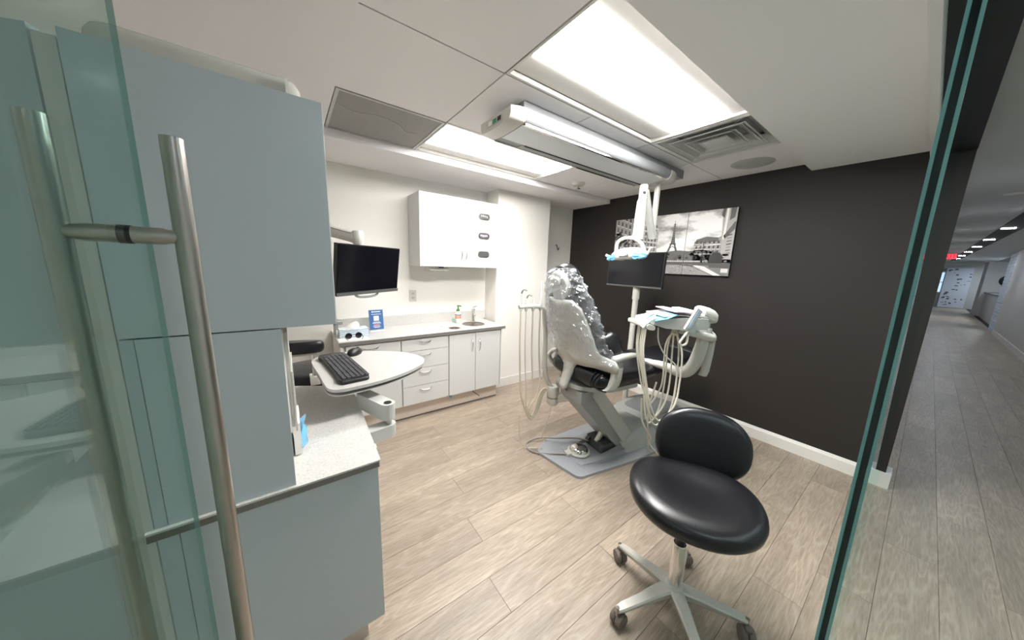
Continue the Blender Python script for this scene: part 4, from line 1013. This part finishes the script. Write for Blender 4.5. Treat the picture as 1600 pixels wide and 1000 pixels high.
obj('actuator', rod(B(), (.16, .0, .08), (.26, .0, .22), .024, 14, T=T), M['steel'], ch)
for y0 in (-.09, .06): obj('pivot_bearing', rod(B(), (.15, y0, .06), (.15, y0+.03, .06), .03, 14, T=T), M['dplas'], ch)
b = B()
for y0, y1 in ((.05, .16),): rod(b, (-.13, y0, .575), (-.13, y1, .575), .036, 18, T=T)
obj('pivot_roller', b, M['mplas'], ch, smooth=True)
b = prism(B(), [(x, y, .595) for x, y in rpoly([(-.16, .16), (-.16, -.06), (.02, -.20), (.36, -.20), (.40, .2), (.0, .22)], .08)], (0, 0, .03), T=T)
obj('swivel_plate', b, M['gplas'], ch, bevel=.006)
obj('swivel_column', box(B(), -.08, .25, -.13, .14, .625, .662, T=T), M['dplas'], ch)
# seat
b = B(); rings = []
for x, hw, zl, zh, in ((-.150, .20, .685, .745), (-.138, .255, .662, .765), (-.10, .285, .652, .78), (.05, .29, .648, .785), (.25, .275, .650, .775), (.42, .25, .655, .765), (.52, .235, .66, .755)):
    zc, hh = (zl+zh)/2, (zh-zl)/2; rings.append([(x, p*hw, zc+q*hh) for p, q in sell(28, 1, 1, 3.2)])
obj('seat', loft(b, rings, T=T), M['black'], ch, smooth='all')
b = B()
for vv in (-.265, -.235, -.205):
    tube(b, [(-.10+(.29+vv)*.5, vv-.012, .655), (-.165+(.29+vv)*.1, vv, .69), (-.165+(.29+vv)*.1, vv, .74), (-.12, vv, .775)], .006, 6, 5, T=T)
obj('seat_pleat', b, M['black'], ch, smooth=True)
b = B(); rings = []
for x, hw, zc, hh in ((.525, .23, .705, .045), (.60, .225, .712, .05), (.80, .205, .722, .045), (1.0, .185, .735, .042), (1.12, .17, .742, .038), (1.18, .13, .745, .025)):
    rings.append([(x, p*hw, zc+q*hh) for p, q in sell(28, 1, 1, 3.0)])
obj('leg_rest', loft(b, rings, T=T), M['black'], ch, smooth='all')
obj('toe_cover', (lambda b: loft(b, [[(x, p*hw, zc+q*hh) for p, q in sell(24, 1, 1, 3)] for x, hw, zc, hh in ((1.02, .19, .737, .045), (1.10, .178, .745, .045), (1.18, .14, .75, .032), (1.195, .10, .75, .02))], T=T))(B()), M['blackp'], ch, smooth='all')
obj('under_frame', box(B(), .30, 1.0, -.12, .12, .645, .66, T=T), M['mplas'], ch, bevel=.004)
# back shell
sh = [(.135, .45), (.12, .475), (-.12, .475), (-.145, .45), (-.178, .42), (-.205, .29), (-.222, .17), (-.245, .105), (-.29, .07), (-.325, .055), (-.34, .01), (-.335, -.03), (-.29, -.02), (-.20, .0), (-.08, -.005), (-.05, -.008), (-.025, -.025), (-.012, -.09), (-.004, -.165), (.03, -.185), (.072, -.165), (.076, -.08), (.09, -.045), (.13, -.028), (.27, -.028), (.315, -.015), (.33, .02), (.31, .06), (.26, .10), (.235, .17), (.212, .29), (.182, .41)]
def shell_bm():
    from mathutils.geometry import tessellate_polygon
    pts = []
    for i in range(len(sh)):
        a, c = Vector(sh[i]), Vector(sh[(i+1) % len(sh)]); n = max(1, int((c-a).length/.03))
        for k in range(n): pts.append(tuple(a+(c-a)*k/n))
    # triangulated through a grid: interior points for a smooth bend
    b = B(); vs = [b.verts.new((p[0], p[1], 0)) for p in pts]; f = b.faces.new(vs)
    bmesh.ops.triangulate(b, faces=[f])
    for _ in range(2): bmesh.ops.subdivide_edges(b, edges=[e for e in b.edges if e.calc_length() > .05], cuts=1); bmesh.ops.triangulate(b, faces=b.faces)
    for v in b.verts:
        vv, s = v.co.x, v.co.y; off = .9*vv*vv*(1 if s > .1 else 1-.3*(.1-s)/.3)-.02-.75*max(0, -s-.02)*(abs(vv-.03) < .12)
        v.co = TBk(vv, s, off)
    return b
o = obj('back_shell', shell_bm(), M['wplas'], ch, smooth='all', solid=.022)
b = B(); rings = []
for s, hw, th, of in ((-.03, .16, .03, .06), (-.015, .215, .048, .062), (.04, .262, .058, .066), (.11, .272, .06, .068), (.19, .258, .055, .064), (.30, .232, .045, .05), (.40, .212, .042, .045), (.47, .19, .038, .045), (.495, .15, .022, .048)):
    rings.append([TBk(p*hw, s, of-.012+.5*(p*hw)**2+q*th+ (0.55*(abs(p)**3)*.06 if s < .22 and s > -.02 else 0)) for p, q in sell(36, 1, 1, 2.8)])
obj('back_cushion', loft(b, rings), M['black'], ch, smooth='all')
b = B()
for sg_ in (-1, 1):
    rings = []
    for s, hw, th in ((-.02, .02, .04), (.0, .045, .075), (.06, .062, .10), (.13, .060, .098), (.19, .045, .075), (.215, .015, .035)):
        rings.append([TBk(sg_*.235+p*hw, s, .105+q*th*.85+.03*p*sg_) for p, q in sell(24, 1, 1, 2.5)])
    obj('side_bolster', loft(B(), rings), M['black'], ch, smooth='all')
b.free()
hr = obj('headrest', pad(B(), TBk(-.005, .575, .075), CV, (TBk(0, 1)-TBk(0, 0)), (TBk(0, 0, 1)-TBk(0, 0)), .125, .115, .075, 2.2), M['black'], ch, smooth='all')
obj('headrest_cover', pad(B(), TBk(-.005, .565, .020), CV, (TBk(0, 1)-TBk(0, 0)), (TBk(0, 0, 1)-TBk(0, 0)), .092, .098, .045, 2.0), M['wplas'], hr, smooth='all')
obj('headrest_knob', pad(B(), TBk(-.005, .60, -.01), CV, (TBk(0, 1)-TBk(0, 0)), (TBk(0, 0, 1)-TBk(0, 0)), .045, .03, .03, 2.4), M['wplas'], hr, smooth='all')
b = loft(B(), [[TBk(p*hw, s, of+q*.012) for p, q in ((-1, -1), (1, -1), (1, 1), (-1, 1))] for s, hw, of in ((.40, .05, -.015), (.48, .048, -.012), (.58, .042, .0))])
obj('headrest_stem', b, M['gplas'], ch, bevel=.003)
obj('latch', box(B(), .10, .13, 0, .02, 0, .012, T=lambda p: TBk(p[0], -.135+p[2], -.04-p[1])), M['dplas'], ch)
for sg_ in (-1, 1):
    b = loft(B(), [[(x+.042*p, sg_*(v0+.022*q), z) for p, q in sell(16, 1, 1, 3.4)] for x, v0, z in ((-.075, .262, .668), (-.060, .285, .675), (-.048, .297, .70), (-.036, .302, .75), (-.032, .303, .815), (-.03, .303, .825))], T=T)
    obj('arm_bracket', b, M['wplas'], ch, smooth=True)
    b = loft(B(), [[(x+.036*p, sg_*(.303+.02*q), z) for p, q in sell(16, 1, 1, 3.4)] for x, z in ((-.03, .826), (-.028, .86), (-.02, .875))], T=T)
    obj('arm_collar', b, M['mplas'], ch, smooth=True)
    b = loft(B(), [[(x, sg_*.303+.027*p*w, z+h*q) for p, q in sell(16, 1, 1, 2.8)] for x, w, z, h in ((-.085, .5, .878, .014), (-.07, .9, .882, .022), (.0, 1.05, .892, .020), (.10, 1, .896, .013), (.18, .8, .890, .009), (.205, .4, .887, .005))], T=T)
    obj('armrest', b, M['gplas'], ch, smooth='all')
b = tube(B(), [TBk(.20, .02, .0), TBk(.30, -.02, .02), T((-.12, .33, .74)), T((-.09, .31, .68)), T((-.05, .24, .645))], .018, 10); obj('back_bracket', b, M['wplas'], ch, smooth=True)

# crinkled clear cover over the headrest
rings = []; n = 150; NR = 64
for i in range(NR):
    s = .10+.575*i/(NR-1)
    hw = (.268 if s < .2 else .268-.105*((s-.2)/.36)**1.1 if s < .56 else .155) ; th = .082 if s < .5 else .085
    k = 1 if s < .53 else math.sqrt(max(.0, 1-((s-.53)/.152)**2)); r = []
    for p, q in sell(n, 1, 1, 2.4):
        vv, of = p*hw*k-.010, .045+q*th*k
        w = noise.noise(Vector((vv*11, s*7, of*11)))*.020
        for f_, a_ in ((16, .018), (30, .009)):
            q_ = Vector((vv*f_+s*f_*.6, s*f_*.8-vv*f_*.3, of*f_+f_)); w += a_*(1-min(1, 2.6*abs(noise.noise(q_))))**3
        flare = .025*max(0, (.22-s)/.12)
        r.append(TBk(vv+p*(w+flare), s+.03*noise.noise(Vector((vv*9, 3, of*9)))*(1 if i < 6 else .2)+(.035*p if i < 14 else 0), of+q*(w+flare)))
    rings.append(r)
cv = loft(B(), rings, cap=False); cv.faces.new([v for v in list(cv.verts)[-n:]])
co = obj('plastic_chair_cover', cv, M['film'])
tag(co, 'crinkled clear plastic sleeve pulled over the dental chair headrest', 'plastic cover')

# foot control on the base plate
fc = empty('foot_control', T((-.01, .02, .022)), 'round chrome-domed foot control lying on the chair base plate', 'foot control')
c = T((-.005, .02, 0))
obj('base_ring', lathe(B(), c, [(.080, .0225), (.088, .026), (.088, .034), (.076, .042)], 30), M['wplas'], fc, smooth=True)
obj('dome', lathe(B(), c, [(.073, .042), (.071, .052), (.055, .068), (.028, .077), (.004, .079)], 30), M['chrome'], fc, smooth=True)
obj('cable_housing', box(B(), -.125, -.07, .0, .055, .0225, .044, T=T), M['wplas'], fc, bevel=.005)
b = tube(B(), [T(p) for p in ((-.12, .028, .033), (-.21, .08, .028), (-.30, .16, .012), (-.335, .24, .006), (-.30, .32, .006), (-.20, .31, .03), (-.08, .20, .06), (.05, .12, .07), (.13, .06, .06))], .0075, 8, 8); obj('hose', b, M['hoseg'], fc, smooth=True)

# ------------------------------------------------------------------ assistant instrument arm (far side of the chair)
aa = empty('assistant_instrument_unit', T((-.12, .27, .4)), 'curved white assistant arm with hanging beige hoses left of the chair', 'instrument arm')
b = tube(B(), [T(p) for p in ((-.235, .27, 1.14), (-.225, .275, 1.06), (-.205, .275, .92), (-.20, .275, .76), (-.19, .27, .62), (-.165, .26, .54), (-.135, .24, .50))], .021, 12, 6, flat=.7); obj('curved_post', b, M['wplas'], aa, smooth=True)
obj('hub', lathe(B(), T((-.13, .235, 0)), [(.034, .355), (.046, .37), (.050, .405), (.044, .415), (.044, .425), (.050, .435), (.050, .50), (.042, .512)], 24), M['wplas'], aa, smooth=True)
obj('hub_ring', lathe(B(), T((-.13, .235, 0)), [(.0465, .414), (.0465, .424)], 24), M['hoseg'], aa)
b = loft(B(), [[(x, y+.028*p, z+.030*q) for p, q in ((-1, -1), (1, -1), (1, 1), (-1, 1))] for x, y, z in ((-.115, .20, .42), (-.07, .12, .46), (.0, .08, .55))], T=T); obj('mount_arm', b, M['wplas'], aa, bevel=.008)
obj('holder_bar', tube(B(), [T(p) for p in ((-.455, .27, 1.155), (-.40, .27, 1.158), (-.30, .27, 1.155), (-.235, .27, 1.14))], .016, 10), M['wplas'], aa, smooth=True)
for k, (x, dz) in enumerate(((-.44, .10), (-.395, .06), (-.335, .05), (-.27, .18))):
    h_ = obj('instrument', lathe(B(), T((x, .27, 0)), [(.008, 1.12), (.014, 1.14), (.014, 1.175), (.008, 1.185), (.007, 1.155+dz), (.004, 1.165+dz)], 12), M['clear'] if k == 0 else M['gplas'], aa, smooth=True)
    if k < 2: obj('tip', tube(B(), [T((x, .27, 1.155+dz)), T((x+.01, .26, 1.18+dz)), T((x+.035, .25, 1.175+dz))], .005, 8), M['chrome'], h_)
for k, (x, xe, zb) in enumerate(((-.44, -.28, .245), (-.395, -.27, .27), (-.335, -.26, .235), (-.27, -.25, .26))):
    b = tube(B(), [T(p) for p in ((x, .27, 1.135), (x+.005, .27, .85), (x+.03, .272, .50), (-.36+k*.012, .275, .33), (-.31+k*.008, .28, zb), (xe+.01, .28, .30), (-.235+k*.012, .27, .44), (-.20+k*.012, .26, .49), (-.17, .25, .47))], .0065 if k != 1 else .0045, 8, 6); obj('hose', b, M['hoseb'], aa, smooth=True)
b = tube(B(), [T(p) for p in ((-.13, .235, .36), (-.15, .25, .22), (-.19, .27, .08), (-.16, .25, .026))], .004, 6); obj('drain_tube', b, M['hoseb'], aa)
b = tube(B(), [T(p) for p in ((-.41, .275, .30), (-.40, .28, .12), (-.37, .27, .02), (-.30, .24, .008), (-.24, .17, .025))], .0035, 6); obj('drain_tube', b, M['hoseb'], aa)

# ------------------------------------------------------------------ floor junction box, patient monitor
jb = empty('floor_box', (2.72, 1.45, 0), 'rounded grey utility box on the floor beside the dark wall', 'utility box')
b = B(); fp_ = rpoly([(2.44, 1.30), (2.55, 1.22), (3.0, 1.16), (3.08, 1.3), (3.05, 1.62), (2.9, 1.68), (2.5, 1.66), (2.44, 1.60)], .06)
cx_, cy_ = 2.76, 1.43
loft(b, [[(cx_+(x-cx_)*k, cy_+(y-cy_)*k, z) for x, y in fp_] for z, k in ((.001, 1), (.12, .99), (.145, .95), (.15, .90))]); obj('cover', b, M['gplas'], jb, smooth=True)
obj('top_panel', prism(B(), [(cx_+.03+(x-cx_)*.72, cy_+(y-cy_)*.74, .151) for x, y in fp_], (0, 0, .004)), M['mplas'], jb)
pm = empty('patient_monitor', (2.72, 1.68, 0), 'black monitor on a white pole in front of the dark wall', 'monitor')
obj('screen_housing', bx(2.694, 2.725, 1.415, 2.0, 1.288, 1.615), M['blackp'], pm, bevel=.004)
obj('screen', bx(2.690, 2.6938, 1.425, 1.99, 1.305, 1.607), M['screen'], pm)
obj('chin_bezel', bx(2.688, 2.694, 1.416, 1.999, 1.288, 1.303), M['dplas'], pm)
obj('collar', lathe(B(), (2.735, 1.68, 0), [(.033, 1.17), (.033, 1.29)], 20), M['wplas'], pm, smooth=True)
obj('pole', rod(B(), (2.735, 1.68, .0), (2.735, 1.68, 1.18), .026, 20), M['wplas'], pm, smooth=True)

# ------------------------------------------------------------------ dentist's delivery unit
DH, DE = Vector((2.10, .79)), Vector((1.72, 1.03))      # pivot post and hose-holder end of the tray, seen from above
DD = (DE-DH)/.53; DN = Vector((-DD.y, DD.x)).normalized()*-1
def TD(p):
    q = DH+DD*(p.y-.80)+DN*(p.x-2.2)
    return Vector((q.x, q.y, .165+.87*p.z+.107*(p.y-.80)))
def dobj(name, bm, m, parent=None, **k):
    dy = .105 if 'panel' in name else 0          # the control panel sits a little along the tray
    for v in bm.verts: v.co = TD(v.co+Vector((0, dy, 0)))
    return obj(name, bm, m, parent, **k)
du = empty('delivery_unit', (2.2, .9, .7), 'white dental delivery unit with tray and hanging hoses right of chair', 'dental unit')
b = tube(B(), [(2.24, 1.28, .72), (2.20, 1.15, .755), (2.15, 1.03, .775), (2.12, .94, .772), (2.105, .875, .79), (2.10, .83, .85), (2.095, .80, .96), (2.09, .785, 1.08), (2.09, .785, 1.11)], [.026, .027, .030, .033, .038, .039, .039, .036, .034], 18, 6); obj('swing_arm', b, M['wplas'], du, smooth=True)
obj('arm_sleeve', tube(B(), [(2.26, 1.36, .71), (2.21, 1.17, .75)], .031, 14, 0), M['gplas'], du, smooth=True)
b = loft(B(), [[(2.12+.018*p, y0+.024*q, z) for p, q in sell(14, 1, 1, 3)] for y0, z in ((.755, 1.06), (.757, .95), (.765, .83), (.775, .795))]); obj('cover_blade', b, M['wplas'], du, smooth=True)
dobj('post_collar', lathe(B(), (2.2, .82, 0), [(.036, 1.075), (.040, 1.085), (.040, 1.125), (.034, 1.135)], 22), M['wplas'], du, smooth=True)
b = loft(B(), [[(2.2+.055*p, y, zc+h*q) for p, q in sell(20, 1, 1, 3.2)] for y, zc, h in ((.865, 1.195, .035), (.855, 1.192, .045), (.815, 1.180, .053), (.78, 1.172, .050), (.765, 1.168, .040))]); dobj('pivot_head', b, M['wplas'], du, smooth=True)
b = loft(B(), [[(2.17+w*p, y, zc+h*q) for p, q in sell(20, 1, 1, 2.4)] for y, zc, w, h in ((1.04, 1.045, .03, .024), (.98, 1.042, .034, .026), (.90, 1.035, .038, .028), (.82, 1.028, .044, .030), (.785, 1.026, .046, .030))]); dobj('grab_bar', b, M['wplas'], du, smooth=True)
dobj('bar_end_cap', lathe(B(), (2.17, .765, 1.026), [(.03, 0), (.0, .0)] if False else [(.042, .018), (.044, .010), (.038, 0)], 24, 'y'), M['gplas'], du, smooth=True)
b = loft(B(), [[(2.07, y, z0), (2.30, y, z0), (2.30, y, z1), (2.07, y, z1)] for y, z0, z1 in ((1.29, 1.065, 1.085), (1.20, 1.052, 1.116), (1.05, 1.06, 1.145), (.90, 1.085, 1.160))]); dobj('tray_body', b, M['gplas'], du, bevel=.006)
dobj('tray_top', loft(B(), [[(2.08, y, z), (2.30, y, z), (2.30, y, z+.006), (2.08, y, z+.006)] for y, z in ((1.21, 1.124), (1.10, 1.150), (.90, 1.165))]), M['wplas'], du, bevel=.002)
b = prism(B(), [(2.035, 1.00, 1.075), (2.035, .965, 1.065), (2.035, .895, 1.205), (2.035, .93, 1.222)], (-.018, 0, 0)); cp = dobj('control_panel', b, M['gplas'], du, bevel=.003)
b = prism(B(), [(2.016, .985, 1.085), (2.016, .967, 1.080), (2.016, .908, 1.198), (2.016, .927, 1.208)], (-.002, 0, 0)); dobj('panel_face', b, M['tissue'], cp)
b = prism(B(), [(2.05, .955, 1.06), (2.05, .885, 1.045), (2.05, .90, 1.10), (2.05, .93, 1.16)], (.05, 0, 0)); dobj('panel_bracket', b, M['gplas'], du, bevel=.003)
b = tube(B(), [(2.03, .965, 1.075), (2.02, .99, 1.04), (2.02, 1.02, .985), (2.02, 1.005, .965), (2.02, .975, .985), (2.03, .965, 1.045)], .007, 8); dobj('panel_cable', b, M['hose'], du, smooth=True)
hd = dobj('handpiece_holder', loft(B(), [[(x, y+.03*p, 1.045+.018*q) for p, q in sell(12, 1, 1, 3)] for x, y in ((2.06, 1.31), (2.12, 1.315), (2.30, 1.315))]), M['wplas'], du, smooth=True)
spots = [(2.08, 1.335), (2.12, 1.32), (2.17, 1.31), (2.22, 1.30), (2.27, 1.295)]
for k, (x, y) in enumerate(spots):
    ip = dobj('handpiece', tube(B(), [(x, y+.02, 1.03), (x, y, 1.065), (x, y-.045-.01*k, 1.10+.012*(k % 3)), (x, y-.07, 1.115+.01*(k % 2))], [.010, .011, .008, .006], 10, 4), M['wplas'] if k % 2 else M['gplas'], du, smooth=True)
for k, (y0, h_) in enumerate(((1.335, .075), (1.245, .10))):
    dobj('syringe', tube(B(), [(2.10+.08*k, y0, 1.05), (2.10+.08*k, y0-.02, 1.05+h_*.7), (2.10+.08*k, y0-.045, 1.05+h_)], [.010, .008, .005], 8, 4), M['clear'], du, smooth=True)
# hoses: from each holder spot down in a loop and back up under the tray
loops = [(1.335, 1.30, .40, 1.04, .0), (1.32, 1.285, .34, 1.03, .03), (1.305, 1.26, .37, 1.045, .06), (1.295, 1.25, .30, 1.05, .02), (1.28, 1.245, .42, 1.035, .09)]
for k, (y0, ym, zb, yr, dx) in enumerate(loops):
    x = 2.08+.045*k
    P = [(x, y0, 1.03), (x, y0-.005, .85), (x-.01, ym-.02, .62), (x-.02, ym-.055, zb+.10), (x-.02, (ym+yr)/2, zb), (x-.02, yr+.035, zb+.12), (x, yr+.0, .65), (x+.01, yr+.005, .90), (2.17, yr+.02, 1.05)]
    dobj('hose', tube(B(), P, .0058, 8, 7), M['hose'], du, smooth=True)
dobj('hose', tube(B(), [(2.12, 1.22, 1.045), (2.12, 1.205, .95), (2.11, 1.15, .86), (2.10, 1.07, .80), (2.10, 1.05, .70), (2.10, 1.045, .55)], .005, 8), M['hose'], du, smooth=True)
dobj('cable_tie', lathe(B(), (2.16, 1.06, 1.01), [(.02, -.008), (.022, 0), (.02, .008)], 14), M['hoseb'], du)
for P in ([(1.93, .97, .72), (1.93, 1.0, .52), (1.99, 1.02, .34), (2.09, 1.06, .20), (2.19, 1.10, .08), (2.26, 1.11, .008)], [(1.86, 1.02, .60), (1.92, 1.03, .42), (2.04, 1.02, .26), (2.12, 1.06, .16), (2.20, 1.03, .06), (2.26, 1.05, .007)]):
    obj('floor_hose', tube(B(), P, .006, 8), M['hose'], du, smooth=True)
# pouches on the tray
for k, (a, w, mm, nm, lb, zz) in enumerate(((1.145, .10, 'lilac', 'instrument_pouch', 'lilac sterilisation pouch lying flat on the delivery tray', 1.170), (1.03, .09, 'white', 'instrument_pouch', 'white sterilisation pouch stacked over lilac one on delivery tray', 1.184))):
    b = loft(B(), [[(2.07+.01*k, y, z), (2.29-.02*k, y, z+.004), (2.29-.02*k, y, z+.010), (2.07+.01*k, y, z+.006)] for y, z in ((a, zz-.002), (a-w*.6, zz+.006), (a-w*1.3, zz+.003))])
    tag(dobj(nm, b, M[mm], bevel=.001), lb, 'pouch')
b = loft(B(), [[(2.06, y, z), (2.20, y, z), (2.20, y, z+.004), (2.06, y, z+.004)] for y, z in ((1.285, 1.089), (1.20, 1.116), (1.14, 1.131+.02))])
tag(dobj('blue_barrier_sheet', b, M['blue']), 'light blue barrier sheet folded over the front of delivery tray', 'barrier sheet')

# ------------------------------------------------------------------ corridor contents
yw = -1.29
bz = empty('ceiling_strip_channel', (14, -.6, 2.35), 'black recessed ceiling channel with rows of lights along the corridor', 'light channel')
obj('channel', loft(B(), [[(-1.8, -.93, z), (-1.8, -.675, z), (23, -.32, z), (23, -.50, z)] for z in (2.343, 2.3495)]), M['blackh'], bz)
for k in range(-4, 7):
    x = 7.2+2.3*k; t_ = (x-7.2)/15.8; ya = -.555+.23*t_; yb = -.78+.29*t_
    obj('strip_light', bx(x, x+.11, yb+.07*(1-t_)+.02, ya-.01, 2.338, 2.3428), M['strip'], bz)
ex = empty('exit_sign', (16.5, -.27, 2.25), 'small red illuminated exit sign under the corridor ceiling', 'sign')
obj('housing', bx(16.51, 16.55, -.33, -.01, 2.13, 2.30), M['blackp'], ex); obj('face', bx(16.505, 16.5095, -.32, -.02, 2.14, 2.29), M['exit'], ex)
text_mesh('lettering', 'EXIT', .15, M['blackh'], ex, (16.503, -.17, 2.215), (PI/2, 0, -PI/2))
# right side: painted brick pier built in bricks, recess with counter, far pier, end wall
pr = struct('wall_corridor_pier', bx(16.5, 17.9, -1.45, -1.32, 0, 2.35), M['corrwall'])
bmesh_brick = None
for j in range(24):
    for i in range(4):
        x = 16.5+.35*i+(.17 if j % 2 else 0); x1 = min(x+.335, 17.9); z = .01+.097*j
        if x1-x < .05 or z > 2.3: continue
        o = obj('brick', bx(x, x1, -1.322, -1.30, z, z+.085), M['brickw'], pr) if bmesh_brick is None or x1-x < .33 else None
        if o is None: o = bmesh_brick.copy(); COL.objects.link(o); o.parent = pr; o.location = Vector((x+.1675, -1.311, z+.0425))-WLOC[pr.name]
        elif x1-x >= .33: bmesh_brick = o
struct('wall_corridor_recess', bx(17.9, 24.5, -2.3, -2.2, 0, 2.35), M['brickw'])
struct('wall_corridor_recess_side', bx(17.8, 17.9, -2.3, -1.45, 0, 2.35), M['brickw'])
t = empty('corridor_counter', (21, -1.7, 0), 'grey reception counter in the recess of the corridor', 'counter')
obj('front', bx(18.6, 24.2, -1.75, -1.45, .0, 1.0), M['mplas'], t); obj('top', bx(18.5, 24.3, -1.85, -1.40, 1.0, 1.06), M['dplas'], t)
t = empty('desk_fan', (20.5, -1.6, 1.06), 'small dark device standing on the corridor counter', 'device')
obj('base', lathe(B(), (20.5, -1.6, 0), [(.12, 1.0605), (.10, 1.08), (.03, 1.12), (.03, 1.4)], 14), M['blackp'], t); obj('head', lathe(B(), (20.5, -1.6, 1.55), [(.05, -.08), (.2, -.05), (.2, .05), (.05, .08)], 18, 'x'), M['blackp'], t)
struct('wall_corridor_far_pier', bx(24.5, 26.2, -1.9, -1.33, 0, 2.35), M['corrwall'])
struct('wall_corridor_end', bx(30, 30.1, -2.5, .6, 0, 2.45), M['corrceil'])
struct('wall_corridor_far_left', bx(26, 30, .55, .65, 0, 2.45), M['corrwall'])
pt = empty('patterned_screen', (29.8, -.75, 0), 'white wall panel patterned with dark branches at corridor end', 'wall panel')
obj('panel', bx(29.85, 29.95, -1.25, -.40, 0.02, 2.2), M['brickw'], pt)
b = B(); rnd = random.Random(11)
for k in range(34):
    y, z = -.43-.75*rnd.random(), .1+2.0*rnd.random(); w, h = .05+.09*rnd.random(), .02+.05*rnd.random(); d_ = .03*(rnd.random()-.5)
    prism(b, [(29.848, y, z), (29.848, y-w, z+d_), (29.848, y-w*.8, z+h+d_), (29.848, y-w*.2, z+h)], (-.004, 0, 0))
tag(obj('branch_print', b, M['dplas'], pt), kind='stuff')
wd = struct('window_2', bx(29.93, 29.99, -.385, -.03, .8, 2.0), M['trimw'])
obj('pane', bx(29.92, 29.93, -.36, -.06, .86, 1.38), M['outside'], wd); obj('pane', bx(29.92, 29.93, -.36, -.06, 1.43, 1.95), M['outside'], wd)
for x_, y_, lb_ in ((21.5, -1.75, 'added round fill light above the counter recess of the corridor'), (28.3, -2.0, 'added hidden round fill light near the far end of the corridor')):
    tag(obj('ceiling_disc', lathe(B(), (x_, y_, 2.3495), [(.16, -.02), (.17, 0)], 20), M['strip']), lb_, 'ceiling light')  # added lamps, no known fixtures, to brighten the far corridor
tag(obj('yellow_notice', bx(11.6, 11.9, yw+.0005, yw+.004, 1.55, 1.85), M['yellow']), 'yellow notice sheet on the right corridor wall', 'notice')
for x, y in ((6.0, -.35), (9.5, -.18)):
    tag(obj('ceiling_disc', lathe(B(), (x, y, 2.3495), [(.05, -.006), (.07, -.003), (.07, 0)], 20), M['trimw']), 'small round fitting on the corridor ceiling ' + ('nearer the camera' if x < 7 else 'farther along'), 'ceiling fitting', 'corridor ceiling fittings')
